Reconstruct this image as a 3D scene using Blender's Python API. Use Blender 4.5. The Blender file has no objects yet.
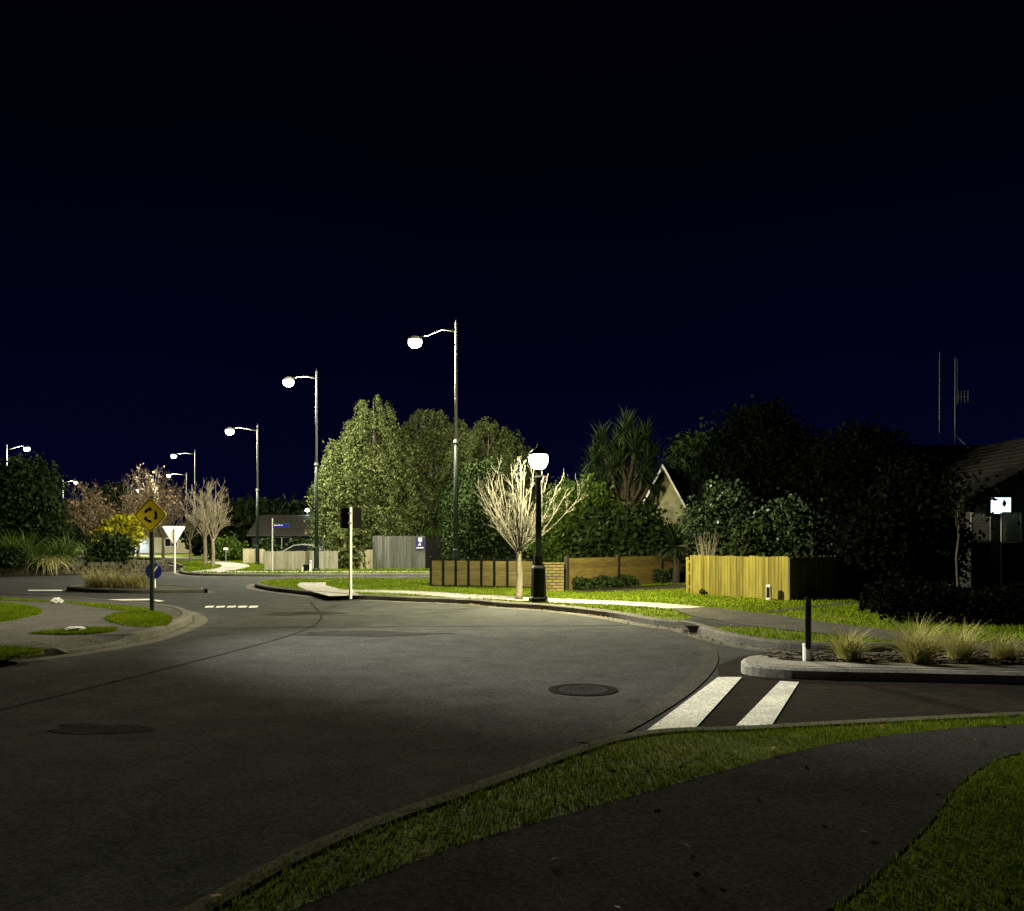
import bpy, bmesh, math, random
import numpy as np
from mathutils import Vector, Matrix
R = math.radians
random.seed(7); rng = np.random.default_rng(7)
SC = bpy.context.scene
COL = SC.collection

# ------------------------------------------------------------------ camera
F = 850.0; HOR = 540.0; CAMH = 1.6
cam = bpy.data.cameras.new('camera'); co = bpy.data.objects.new('camera', cam); COL.objects.link(co)
cam.sensor_width = 36; cam.lens = F/1024*36; cam.clip_end = 4000
cam.shift_y = (HOR-455.5)/1024
co.location = (0, 0, CAMH); co.rotation_euler = (R(90), 0, 0)
SC.camera = co

def G(px, py, z=0.0):
    Y = F*(CAMH-z)/(py-HOR); return ((px-512)/F*Y, Y)
def V(px, py): return G(px, py, .12)
def XA(px, Y): return (px-512)/F*Y
def ZA(py, Y): return CAMH-(py-HOR)/F*Y

# ------------------------------------------------------------------ materials
def nodes(m):
    m.use_nodes = True; return m.node_tree.nodes, m.node_tree.links
def mat(name, col, rough=.7, var=.25, scale=6, bump=0, bscale=40, metal=0, island=0, stretch=None, spec=.1, col2=None, transl=0):
    m = bpy.data.materials.new(name); N, L = nodes(m); b = N['Principled BSDF']
    b.inputs['Roughness'].default_value = rough; b.inputs['Metallic'].default_value = metal
    b.inputs['Specular IOR Level'].default_value = spec
    tc = N.new('ShaderNodeTexCoord'); mp = N.new('ShaderNodeMapping'); L.new(tc.outputs['Object'], mp.inputs['Vector'])
    if stretch: mp.inputs['Scale'].default_value = stretch
    nz = N.new('ShaderNodeTexNoise'); nz.inputs['Scale'].default_value = scale; nz.inputs['Detail'].default_value = 6
    L.new(mp.outputs['Vector'], nz.inputs['Vector'])
    rp = N.new('ShaderNodeValToRGB'); L.new(nz.outputs['Fac'], rp.inputs['Fac'])
    c = Vector(col); d = Vector(col2) if col2 else c*(1+var)
    lo = c*(1-var) if not col2 else c
    rp.color_ramp.elements[0].position = .3; rp.color_ramp.elements[1].position = .7
    rp.color_ramp.elements[0].color = (*lo, 1); rp.color_ramp.elements[1].color = (*d, 1)
    out = rp.outputs['Color']
    if island:
        g = N.new('ShaderNodeNewGeometry'); mr = N.new('ShaderNodeMapRange')
        mr.inputs['To Min'].default_value = 1-island; mr.inputs['To Max'].default_value = 1+island
        L.new(g.outputs['Random Per Island'], mr.inputs['Value'])
        mx = N.new('ShaderNodeVectorMath'); mx.operation = 'SCALE'
        L.new(out, mx.inputs[0]); L.new(mr.outputs['Result'], mx.inputs['Scale']); out = mx.outputs['Vector']
    L.new(out, b.inputs['Base Color'])
    if bump:
        n2 = N.new('ShaderNodeTexNoise'); n2.inputs['Scale'].default_value = bscale; n2.inputs['Detail'].default_value = 4
        L.new(mp.outputs['Vector'], n2.inputs['Vector'])
        bp = N.new('ShaderNodeBump'); bp.inputs['Strength'].default_value = bump; bp.inputs['Distance'].default_value = .02
        L.new(n2.outputs['Fac'], bp.inputs['Height']); L.new(bp.outputs['Normal'], b.inputs['Normal'])
    if transl:
        t = N.new('ShaderNodeBsdfTranslucent'); L.new(out, t.inputs['Color']); ms = N.new('ShaderNodeMixShader')
        ms.inputs['Fac'].default_value = transl; o = N['Material Output']
        L.new(b.outputs['BSDF'], ms.inputs[1]); L.new(t.outputs['BSDF'], ms.inputs[2]); L.new(ms.outputs['Shader'], o.inputs['Surface'])
    return m
def emat(name, col, s):
    m = bpy.data.materials.new(name); N, L = nodes(m); b = N['Principled BSDF']
    b.inputs['Base Color'].default_value = (.8, .8, .8, 1)
    b.inputs['Emission Color'].default_value = (*col, 1); b.inputs['Emission Strength'].default_value = s
    return m
def glassmat(name, col, s):
    m = bpy.data.materials.new(name); N, L = nodes(m); N.remove(N['Principled BSDF']); e = N.new('ShaderNodeEmission'); e.inputs['Color'].default_value = (*col, 1); e.inputs['Strength'].default_value = s
    t = N.new('ShaderNodeBsdfTransparent'); x = N.new('ShaderNodeMixShader'); x.inputs['Fac'].default_value = .35; L.new(t.outputs[0], x.inputs[1]); L.new(e.outputs[0], x.inputs[2]); L.new(x.outputs[0], N['Material Output'].inputs['Surface']); return m
def brickmat(name, c1, c2, mortar, scale, bw=.5, rh=.25, ms=.02, horiz=True):
    m = bpy.data.materials.new(name); N, L = nodes(m); b = N['Principled BSDF']; b.inputs['Roughness'].default_value = .9; b.inputs['Specular IOR Level'].default_value = 0
    tc = N.new('ShaderNodeTexCoord'); sp = N.new('ShaderNodeSeparateXYZ'); cb = N.new('ShaderNodeCombineXYZ')
    L.new(tc.outputs['Object'], sp.inputs[0])
    if horiz:
        ad = N.new('ShaderNodeMath'); L.new(sp.outputs['X'], ad.inputs[0]); L.new(sp.outputs['Y'], ad.inputs[1])
        L.new(ad.outputs[0], cb.inputs['X']); L.new(sp.outputs['Z'], cb.inputs['Y'])
    else:
        L.new(sp.outputs['X'], cb.inputs['X']); L.new(sp.outputs['Y'], cb.inputs['Y'])
    br = N.new('ShaderNodeTexBrick'); L.new(cb.outputs[0], br.inputs['Vector'])
    br.inputs['Color1'].default_value = (*c1, 1); br.inputs['Color2'].default_value = (*c2, 1); br.inputs['Mortar'].default_value = (*mortar, 1)
    br.inputs['Scale'].default_value = scale; br.inputs['Brick Width'].default_value = bw; br.inputs['Row Height'].default_value = rh; br.inputs['Mortar Size'].default_value = ms
    nz = N.new('ShaderNodeTexNoise'); nz.inputs['Scale'].default_value = 9; L.new(tc.outputs['Object'], nz.inputs['Vector'])
    mx = N.new('ShaderNodeMix'); mx.data_type = 'RGBA'; mx.blend_type = 'MULTIPLY'; mx.inputs['Factor'].default_value = .6
    L.new(br.outputs['Color'], mx.inputs['A']); L.new(nz.outputs['Color'], mx.inputs['B'])
    hs = N.new('ShaderNodeHueSaturation'); hs.inputs['Value'].default_value = 1.15; hs.inputs['Saturation'].default_value = .9; L.new(mx.outputs['Result'], hs.inputs['Color'])
    L.new(hs.outputs['Color'], b.inputs['Base Color'])
    bp = N.new('ShaderNodeBump'); bp.inputs['Strength'].default_value = .5; bp.inputs['Distance'].default_value = .01; bp.invert = True
    L.new(br.outputs['Fac'], bp.inputs['Height']); L.new(bp.outputs['Normal'], b.inputs['Normal'])
    return m
def asphalt(name, base, tint=(1, 1, 1), patch=.2, rough=.86):
    m = bpy.data.materials.new(name); N, L = nodes(m); b = N['Principled BSDF']; b.inputs['Roughness'].default_value = rough; b.inputs['Specular IOR Level'].default_value = 0
    tc = N.new('ShaderNodeTexCoord')
    def nz(s, d=5):
        n = N.new('ShaderNodeTexNoise'); n.inputs['Scale'].default_value = s; n.inputs['Detail'].default_value = d
        L.new(tc.outputs['Object'], n.inputs['Vector']); return n
    def mr(n, a, c, lo=.3, hi=.7):
        r = N.new('ShaderNodeMapRange'); r.inputs['From Min'].default_value = lo; r.inputs['From Max'].default_value = hi
        r.inputs['To Min'].default_value = a; r.inputs['To Max'].default_value = c; L.new(n.outputs[0], r.inputs['Value']); return r
    def mul(a, c):
        x = N.new('ShaderNodeMath'); x.operation = 'MULTIPLY'; L.new(a.outputs[0], x.inputs[0]); L.new(c.outputs[0], x.inputs[1]); return x
    big = mr(nz(.16, 6), 1-patch, 1+patch); mid = mr(nz(2.2), .85, 1.15); fine = mr(nz(140, 2), .55, 1.5)
    vo = N.new('ShaderNodeTexVoronoi'); vo.feature = 'DISTANCE_TO_EDGE'; vo.inputs['Scale'].default_value = .33
    wv = nz(3, 4); dm = N.new('ShaderNodeVectorMath'); dm.operation = 'MULTIPLY_ADD'; dm.inputs[1].default_value = (.5, .5, .5); L.new(wv.outputs['Color'], dm.inputs[0]); L.new(tc.outputs['Object'], dm.inputs[2]); L.new(dm.outputs[0], vo.inputs['Vector'])
    ck = N.new('ShaderNodeMapRange'); ck.inputs['From Max'].default_value = .006; ck.inputs['To Min'].default_value = .78; L.new(vo.outputs['Distance'], ck.inputs['Value'])
    sp_ = N.new('ShaderNodeTexVoronoi'); sp_.inputs['Scale'].default_value = 1.1; L.new(tc.outputs['Object'], sp_.inputs['Vector'])
    st = N.new('ShaderNodeMapRange'); st.inputs['From Min'].default_value = .05; st.inputs['From Max'].default_value = .16; st.inputs['To Min'].default_value = .8; L.new(sp_.outputs['Distance'], st.inputs['Value'])
    chip = N.new('ShaderNodeTexVoronoi'); chip.inputs['Scale'].default_value = 55; L.new(tc.outputs['Object'], chip.inputs['Vector'])
    ch = N.new('ShaderNodeSeparateColor'); L.new(chip.outputs['Color'], ch.inputs[0]); cr = N.new('ShaderNodeMapRange'); cr.inputs['To Min'].default_value = .7; cr.inputs['To Max'].default_value = 1.3; L.new(ch.outputs[0], cr.inputs['Value'])
    tot = mul(mul(mul(mul(big, mid), fine), mul(ck, st)), cr)
    cb = N.new('ShaderNodeVectorMath'); cb.operation = 'SCALE'; cb.inputs[0].default_value = (base*tint[0], base*tint[1], base*tint[2])
    L.new(tot.outputs[0], cb.inputs['Scale']); L.new(cb.outputs['Vector'], b.inputs['Base Color'])
    rg = mr(nz(3), rough-.06, rough+.06); L.new(rg.outputs[0], b.inputs['Roughness'])
    bp = N.new('ShaderNodeBump'); bp.inputs['Strength'].default_value = .12; bp.inputs['Distance'].default_value = .004
    L.new(nz(110, 3).outputs['Fac'], bp.inputs['Height']); L.new(bp.outputs['Normal'], b.inputs['Normal'])
    return m
def paintmat(name, col):
    m = asphalt(name, 1, col, .12, .6); return m

M = dict(
 litterleaf=mat('dead_leaf', (.10, .06, .025), .8, .4, 6, island=.6, spec=.05, col2=(.20, .14, .06)),
 tar=asphalt('tar', .034, patch=.1, rough=.86),
 asphalt=asphalt('asphalt', .056, (.97, 1, 1.02)), thresh=brickmat('brick_paving', (.05, .042, .034), (.036, .032, .028), (.02, .02, .018), 4, horiz=False),
 path=asphalt('path_asphalt', .045, patch=.2), pathl=asphalt('grey_path', .066, (1, .97, .9), patch=.25), conc=asphalt('concrete', .26, (1, .97, .9), .15, .8), kerb=asphalt('kerb_concrete', .105, (1, .97, .88), .25, .8),
 soil=mat('turf_soil', (.05, .07, .008), .95, .4, 3, .8, 30, col2=(.09, .12, .008), spec=.05),
 earth=mat('earth', (.03, .026, .016), .95, .4, 2, .6, 20),
 grass=mat('grass', (.080, .145, .005), .9, .3, .9, island=.45, transl=.2, col2=(.165, .21, .010), spec=.05),
 drygrass=mat('dry_grass', (.38, .38, .12), .65, .3, 5, island=.4, col2=(.50, .46, .22), transl=.3),
 tangrass=mat('tan_grass', (.32, .29, .12), .65, .3, 5, island=.4, transl=.2),
 bark=mat('bark', (.09, .075, .055), .9, .35, 12, .6, 30), pale=mat('pale_bark', (.22, .19, .14), .8, .25, 14, .5, 40),
 tbark=mat('smooth_pale_bark', (.060, .056, .044), .85, .25, 14, .5, 40), dkbark=mat('dark_bark', (.04, .034, .026), .9, .3, 12, .5, 30),
 birch=mat('birch_leaf', (.075, .10, .032), .6, .2, 1.3, island=.6, transl=.3, col2=(.125, .15, .055)),
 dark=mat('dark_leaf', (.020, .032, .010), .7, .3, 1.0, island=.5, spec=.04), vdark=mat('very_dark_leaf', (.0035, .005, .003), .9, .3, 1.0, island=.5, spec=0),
 gloss=mat('glossy_leaf', (.022, .036, .016), .35, .3, 2, island=.5, spec=.12), green=mat('green_leaf', (.06, .10, .016), .5, .3, 2, island=.45, transl=.25),
 spiky=mat('spiky_leaf', (.028, .045, .016), .5, .3, 3, island=.5), flax=mat('flax_leaf', (.085, .13, .03), .5, .3, 3, island=.5, transl=.25), yellow=mat('yellow_leaf', (.36, .34, .02), .5, .25, 3, island=.4, transl=.3),
 brown=mat('brown_leaf', (.36, .25, .16), .7, .3, 2, island=.5, transl=.2), frond=mat('fern_frond', (.06, .11, .018), .4, .3, 3, island=.3, transl=.2),
 black=mat('black_paint', (.008, .009, .009), .4, .2, 8), galv=mat('galvanised_steel', (.15, .155, .15), .7, .15, 8, spec=.1),
 poledark=mat('dark_green_paint', (.016, .024, .02), .45, .2, 6), white=mat('white_paint', (.78, .78, .75), .5, .06, 6),
 ltgrey=mat('light_grey_metal', (.5, .51, .5), .5, .1, 5), sgnyel=mat('sign_yellow', (.62, .47, .02), .45, .08, 4), sgnblue=mat('sign_blue', (.015, .03, .22), .4, .1, 4),
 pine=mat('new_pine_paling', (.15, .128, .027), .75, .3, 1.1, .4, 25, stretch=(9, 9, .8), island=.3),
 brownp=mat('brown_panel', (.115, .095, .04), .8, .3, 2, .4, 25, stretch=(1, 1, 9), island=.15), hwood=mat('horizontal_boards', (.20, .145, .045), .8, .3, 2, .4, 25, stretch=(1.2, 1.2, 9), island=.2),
 greyp=mat('weathered_paling', (.28, .27, .22), .85, .25, 1.2, .3, 20, stretch=(8, 8, .8), island=.18), dkp=mat('grey_stained_paling', (.095, .10, .09), .85, .25, 1.2, .3, 20, stretch=(8, 8, .8), island=.3),
 creamp=mat('cream_paling', (.42, .38, .26), .8, .2, 1.5, .2, 20, stretch=(6, 6, .8), island=.1), blackp=mat('black_stained_boards', (.012, .012, .011), .8, .3, 2, .3, 20),
 brick=brickmat('yellow_brick', (.27, .22, .07), (.18, .14, .045), (.06, .05, .03), 1, .23, .086, .013),
 stone=mat('stone_wall', (.04, .036, .024), .9, .5, 5, 1.0, 9, col2=(.10, .09, .06)),
 wallc=mat('cream_wall', (.45, .41, .28), .8, .1, 3), wallo=mat('olive_wall', (.22, .21, .12), .85, .1, 3), wallg=mat('grey_wall', (.085, .085, .085), .85, .12, 3), walld=mat('dark_wall', (.05, .05, .05), .85, .12, 3),
 roof=mat('roof_tile', (.10, .095, .088), .6, .25, 4, .3, 20), roofd=mat('dark_roof_tile', (.022, .022, .022), .8, .25, 4, .3, 20, spec=0),
 mulch=mat('mulch', (.03, .024, .018), .9, .5, 8, island=.6, col2=(.11, .09, .07)), glass=mat('dark_glass', (.01, .012, .015), .08, .1, 2),
 carpaint=mat('car_paint', (.30, .31, .32), .25, .05, 3, metal=.4), rubber=mat('rubber', (.012, .012, .012), .8, .1, 9), rim=mat('rim', (.4, .4, .4), .3, .1, 4, metal=.8),
 iron=mat('cast_iron', (.022, .021, .02), .9, .3, 20, spec=0), navy=mat('navy_poster', (.03, .03, .15), .5, .1, 4), paper=mat('white_paper', (.55, .55, .52), .8, .06, 12),
 paint=paintmat('road_paint', (.62, .62, .58)),
 bowl=emat('lit_lamp_bowl', (1, .95, .76), 10), lantern=glassmat('lit_lantern_glass', (1, .93, .62), 14), cool=emat('cool_lit_lamp', (.75, .9, 1), 40), win=emat('lit_window', (.72, .88, 1), 1.6),
)

# ------------------------------------------------------------------ mesh builder
class MB:
    def __init__(s): s.v = []; s.f = []; s.n = 0
    def add(s, v, f):
        s.v.append(np.asarray(v, float).reshape(-1, 3)); s.f += [tuple(i+s.n for i in q) for q in f]; s.n += len(s.v[-1]); return s
    def box(s, c, d, rz=0, taper=1):
        x, y, z = [k/2 for k in d]; P = []
        for sz, t in ((-1, 1), (1, taper)):
            for a, b in ((-1, -1), (1, -1), (1, 1), (-1, 1)):
                u, w = a*x*t, b*y*t; P.append((c[0]+u*math.cos(rz)-w*math.sin(rz), c[1]+u*math.sin(rz)+w*math.cos(rz), c[2]+sz*z))
        return s.add(P, [(3, 2, 1, 0), (4, 5, 6, 7), (0, 1, 5, 4), (1, 2, 6, 5), (2, 3, 7, 6), (3, 0, 4, 7)])
    def tube(s, pts, rad, n=8, cap=True):
        pts = [Vector(p) for p in pts]; P = []; 
        if not hasattr(rad, '__len__'): rad = [rad]*len(pts)
        for i, p in enumerate(pts):
            t = (pts[min(i+1, len(pts)-1)]-pts[max(i-1, 0)]).normalized()
            if i == 0: u = t.orthogonal().normalized()
            else: u = (u-t*u.dot(t)).normalized()
            w = t.cross(u)
            for k in range(n):
                a = 2*math.pi*k/n; P.append(p+(u*math.cos(a)+w*math.sin(a))*rad[i])
        fs = [(i*n+k, i*n+(k+1) % n, (i+1)*n+(k+1) % n, (i+1)*n+k) for i in range(len(pts)-1) for k in range(n)]
        if cap: fs += [tuple(range(n))[::-1], tuple((len(pts)-1)*n+k for k in range(n))]
        return s.add(P, fs)
    def lathe(s, prof, c=(0, 0, 0), n=16):
        return s.tube([(c[0], c[1], c[2]+z) for r, z in prof], [max(r, 1e-4) for r, z in prof], n) if all(prof[i+1][1] > prof[i][1]+1e-6 for i in range(len(prof)-1)) else s._lathe(prof, c, n)
    def _lathe(s, prof, c, n):
        P = [(c[0]+r*math.cos(2*math.pi*k/n), c[1]+r*math.sin(2*math.pi*k/n), c[2]+z) for r, z in prof for k in range(n)]
        fs = [(i*n+k, i*n+(k+1) % n, (i+1)*n+(k+1) % n, (i+1)*n+k) for i in range(len(prof)-1) for k in range(n)]
        return s.add(P, fs+[tuple(range(n))[::-1], tuple((len(prof)-1)*n+k for k in range(n))])
    def prism(s, poly, z0, z1, axis='z', y0=0):
        n = len(poly)
        if axis == 'z': P = [(x, y, z0) for x, y in poly]+[(x, y, z1) for x, y in poly]
        else: P = [(x, z0, z) for x, z in poly]+[(x, z1, z) for x, z in poly]   # extruded along y, poly in xz
        return s.add(P, [tuple(range(n))[::-1], tuple(range(n, 2*n))]+[(i, (i+1) % n, n+(i+1) % n, n+i) for i in range(n)])
    def quads(s, A):   # A (k,4,3)
        k = len(A); b = np.arange(k)*4
        return s.add(A.reshape(-1, 3), [(i, i+1, i+2, i+3) for i in b.tolist()])
    def tris(s, A):
        b = np.arange(len(A))*3
        return s.add(A.reshape(-1, 3), [(i, i+1, i+2) for i in b.tolist()])
    def mesh(s, name, m, smooth=False):
        me = bpy.data.meshes.new(name); me.from_pydata(np.concatenate(s.v).tolist() if s.v else [], [], s.f); 
        me.materials.append(m); me.update()
        if smooth: me.polygons.foreach_set('use_smooth', [True]*len(me.polygons))
        return me
    def build(s, name, m, parent=None, smooth=False, bevel=0, fixn=True):
        me = s.mesh(name, m, smooth)
        if fixn == 'up':
            for p in me.polygons:
                if p.normal.z < 0: p.flip()
            me.update()
        elif fixn:
            bm = bmesh.new(); bm.from_mesh(me); bmesh.ops.recalc_face_normals(bm, faces=bm.faces); bm.to_mesh(me); bm.free()
        o = bpy.data.objects.new(name, me); COL.objects.link(o)
        if parent: o.parent = parent
        if bevel:
            b = o.modifiers.new('bevel', 'BEVEL'); b.width = bevel; b.segments = 2; b.limit_method = 'ANGLE'
        return o
def thing(name, label, cat, loc=(0, 0, 0), rz=0, group=None):
    o = bpy.data.objects.new(name, None); COL.objects.link(o); o.empty_display_size = .2
    o.location = loc; o.rotation_euler = (0, 0, rz); o['label'] = label; o['category'] = cat
    if group: o['group'] = group
    return o
def tag(o, label, cat, group=None):
    o['label'] = label; o['category'] = cat
    if group: o['group'] = group
    return o
def struct(o, kind='structure'): o['kind'] = kind; return o
def dup(o, loc, rz=0, label=None, scale=None):
    def cp(x, par):
        c = x.copy(); COL.objects.link(c)
        if par: c.parent = par
        for ch in list(x.children): cp(ch, c)
        return c
    c = cp(o, None); c.location = loc; c.rotation_euler = (0, 0, rz)
    if label: c['label'] = label
    if scale: c.scale = (scale,)*3
    return c

# ------------------------------------------------------------------ ground, road, blocks
struct(MB().add([(-2000, -800, -.06), (2000, -800, -.06), (2000, 3000, -.06), (-2000, 3000, -.06)], [(0, 1, 2, 3)]).build('ground', M['earth']))
struct(MB().add([(-130, -25, 0), (90, -25, 0), (90, 210, 0), (-130, 210, 0)], [(0, 1, 2, 3)]).build('road', M['asphalt']))

def smooth_line(P, n=4):
    P = [np.array(p, float) for p in P]; out = []; T = []
    for i, p in enumerate(P):
        if i in (0, len(P)-1): T.append(None); continue
        a, b = p-P[i-1], P[i+1]-p; la, lb = np.linalg.norm(a) or 1, np.linalg.norm(b) or 1
        T.append((a/la+b/lb)/2)
    for i in range(len(P)-1):
        d = P[i+1]-P[i]; L = np.linalg.norm(d); t0 = d if T[i] is None else T[i]*L; t1 = d if T[i+1] is None else T[i+1]*L
        for k in range(n):
            t = k/n
            out.append(tuple((2*t**3-3*t*t+1)*P[i]+(t**3-2*t*t+t)*t0+(3*t*t-2*t**3)*P[i+1]+(t**3-t*t)*t1))
    return out+[tuple(P[-1])]
def offs(P, d):
    q = []
    for i in range(len(P)):
        a, b = P[max(i-1, 0)], P[min(i+1, len(P)-1)]; dx, dy = b[0]-a[0], b[1]-a[1]; l = math.hypot(dx, dy) or 1
        q.append((P[i][0]+dy/l*d, P[i][1]-dx/l*d))
    return q
H = .12
def area2(p): return sum(p[i][0]*p[(i+1) % len(p)][1]-p[(i+1) % len(p)][0]*p[i][1] for i in range(len(p)))
def block(edge, close, top, channel=.32, n=4, H=H, km='kerb'):
    """edge: kerb line points (x,y[,h]); close: other corners.  ccw so the outside is on the right of travel"""
    E = [(p[0], p[1], p[2] if len(p) > 2 else H) for p in edge]; E = smooth_line(E, n)
    if area2([(p[0], p[1]) for p in E]+list(close)) < 0: E = E[::-1]; close = list(close)[::-1]
    xy = [(p[0], p[1]) for p in E]; ins = offs(xy, -.9)
    low = [p[2] < H*.7 for p in E]
    poly = [ins[i] if low[i] else offs(xy, -.05)[i] for i in range(len(E))]+list(close)
    struct(MB().prism(poly, -.05, H).build('verge', top))
    # kerb
    k = MB(); a, b, c, d = offs(xy, .03), offs(xy, -.02), offs(xy, -.14), offs(xy, -.16)
    P = []
    for i in range(len(E)):
        h = max(min(E[i][2], H), .03)+.014
        P += [(*a[i], 0), (*a[i], h-.03), (*b[i], h), (*c[i], h), (*d[i], h-.03), (*d[i], 0)]
    m = len(E)
    k.add(P, [(i*6+j, (i+1)*6+j, (i+1)*6+j+1, i*6+j+1) for i in range(m-1) for j in range(5)]); struct(k.build('kerb', M[km]))
    if channel:
        q = MB(); o2 = offs(xy, channel+.03); a2 = offs(xy, .02)
        q.add([(*p, .005) for p in a2]+[(*p, .004) for p in o2], [(i, i+1, m+i+1, m+i) for i in range(m-1)]); struct(q.build('kerb_channel', M['kerb'], fixn='up'))
    # ramps at dropped kerbs
    r = MB()
    for i in range(m-1):
        if low[i] or low[i+1]:
            r.add([(*c[i], E[i][2]+.006), (*c[i+1], E[i+1][2]+.006), (*(ins[i+1] if low[i+1] else c[i+1]), H+.003), (*(ins[i] if low[i] else c[i]), H+.003)], [(0, 1, 2, 3)])
    if r.n: struct(r.build('path_ramp', M['pathl'], fixn='up'))
    return poly
ZC = [0.0]
def strip(name, pts, w, m, z=None, n=5):
    P = smooth_line([(p[0], p[1]) for p in pts], n); ww = w if hasattr(w, '__len__') else [w]*len(pts)
    W = list(np.interp(np.arange(len(P))/n, range(len(pts)), ww))
    A = [offs(P, W[i]/2)[i] for i in range(len(P))]; B = [offs(P, -W[i]/2)[i] for i in range(len(P))]
    ZC[0] += .002; z = (H+.004+ZC[0] % .012) if z is None else z; k = len(P)
    struct(MB().add([(*a, z) for a in A]+[(*b, z) for b in B], [(i, i+1, k+i+1, k+i) for i in range(k-1)]).build(name, m, fixn='up'))
    return A+B[::-1]
def sheet(name, poly, m, z):
    return struct(MB().add([(x, y, z) for x, y in poly], [tuple(range(len(poly)))]).build(name, m, fixn='up')), poly

# block A: verge with the path next to the camera
HA = .05
def VA(px, py): return G(px, py, HA)
eA = [(-4.6, -8), (-3.3, -2), G(200, 911), G(315, 850), G(470, 793), G(560, 760), G(610, 744), G(660, 736), VA(740, 727), VA(820, 722.5), VA(920, 717.5), VA(1018, 713), (6.5, 7.75), (12, 7.6), (40, 6)]
polyA = block(eA, [(40, -10), (-4, -10)], M['soil'], channel=0, H=HA)
pA = strip('footpath', [(-3.0, -2), (-1.2, 1.8), VA(575, 895), VA(692, 850), VA(800, 802), VA(878, 765), VA(960, 744), VA(1060, 735), (9, 6.9), (30, 5.7)], [1.55, 1.55, 1.6, 1.6, 1.4, 1.1, .78, .75, .9, .9], M['path'], z=HA+.006)
# block B: planted island of the side street
eB = [G(752, 676), G(800, 679), G(900, 681), G(1018, 684), (14, 9.0)]
eB = [(3.35, 10.95), (3.0, 10.75), (2.82, 10.35), G(748, 675), (3.15, 9.82)]+[G(820, 680), G(920, 682), G(1018, 684.5), (9, 9.15), (14, 8.8)]
polyB = block(eB, [(14.5, 10.6), (9, 11.0), (4.6, 11.25)], M['earth'], channel=.0, n=5, km='conc')
strip('kerb_top', offs(smooth_line(eB[4:], 4), -.31), .40, M['conc'], z=.140, n=1)
sheet('kerb_top', [(3.36, 10.86), (3.06, 10.68), (2.92, 10.35), (2.93, 10.08), (3.2, 9.95), (3.36, 10.2), (3.42, 10.5)], M['conc'], .1375)
MU = MB(); 
pts = np.column_stack([rng.uniform(3.2, 9, 1500), rng.uniform(9.6, 11.0, 1500)])
pts = pts[pts[:, 1] > 10.42-.13*(pts[:, 0]-3)]
for x, y in pts: MU.box((x, y, .135+random.uniform(0, .03)), (random.uniform(.03, .13), random.uniform(.02, .05), .012), random.uniform(0, 6.28))
o = MU.build('mulch', M['mulch']); struct(o, 'stuff')
# block C: corner block with the lantern, fences and house
eC = [(60, 8), (16, 11.3), G(1018, 652), G(900, 653), G(830, 653), G(780, 650), G(730, 642), G(702, 634), G(685, 629), G(655, 625.5), G(620, 619), G(580, 613.5), G(540, 609.5), G(500, 607),
      (-.70, 20.85), (-1.0, 21.15), (-2.3, 21.9), (-2.7, 22.1), G(385, 600.5), G(348, 599), (-5.0, 23.7), (-6.0, 24.7), G(297, 594), G(275, 591.5), G(258, 588), G(257, 585.5), G(268, 583), G(290, 581.8), (-3, 32.9), (10, 34), (60, 39)]
polyC = block(eC, [(60, 30)], M['soil'])
pathsC = [strip('footpath', [V(313, 582.8), V(312, 585.5), V(322, 589.5), V(338, 593.5), V(346, 596)], [.9, .9, 1.0, 1.0, .9], M['conc']),
 strip('footpath', [V(330, 591), V(400, 592.2), V(470, 596.5), V(560, 601), V(640, 604.5), V(690, 608.5)], [1.0, 1.1, 1.2, 1.2, 1.1, 1.0], M['conc']),
 strip('footpath', [V(690, 608.5), V(735, 616), V(800, 626), V(900, 637), V(1018, 650), (14, 12.6)], [1.0, 1.7, 1.6, 1.2, .9, .9], M['pathl']),  # same path in a darker surface, painting in the falloff of lamp light
 strip('footpath', [(-1.6, 22.3), V(475, 597)], [1.3, 1.6], M['conc'], n=2),
 strip('asphalt_strip', [V(735, 616), V(722, 622), V(716, 627)], [1.3, 1.5, 1.4], M['path']),  # driveway crossing between footpath and kerb
 strip('asphalt_strip', [V(765, 612.5), V(840, 604), V(930, 598)], [.25, .3, .3], M['path'])]  # narrow dark strip running across the grass
bedC = strip('garden_bed', [(1.7, 24.2), (4.0, 26.0), (6.0, 27.2)], [.9, 1.7, 2.2], M['earth'])
# block D: beyond the far street
eD = [(60, 44), (10, 39.2), (-3, 37.4), (-12.2, 37.2), (-14.4, 38.3), (-16.2, 41.5), (-18.8, 48.6), (-26, 62), (-32, 70), (-50, 97), (-90, 145)]
polyD = block(eD, [(-90, 205), (80, 205), (80, 44)], M['soil'])
pathsD = [strip('footpath', [(-14.2, 39.2), (-14.4, 43), (-16.3, 50), (-21, 59)], 1.5, M['conc']), strip('footpath', [(-13.6, 39.2), (-3, 39.3), (10, 41)], 1.1, M['conc']),
          strip('footpath', [(-24, 66), (-33, 78), (-50, 102)], 1.5, M['conc'])]
eH = [(-120, 46), (-60, 47), (-40, 51), (-28, 54), (-27, 58), (-35, 68), (-57, 99), (-100, 145)]
polyH = block(eH, [(-126, 145), (-126, 46)], M['soil'])
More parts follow.
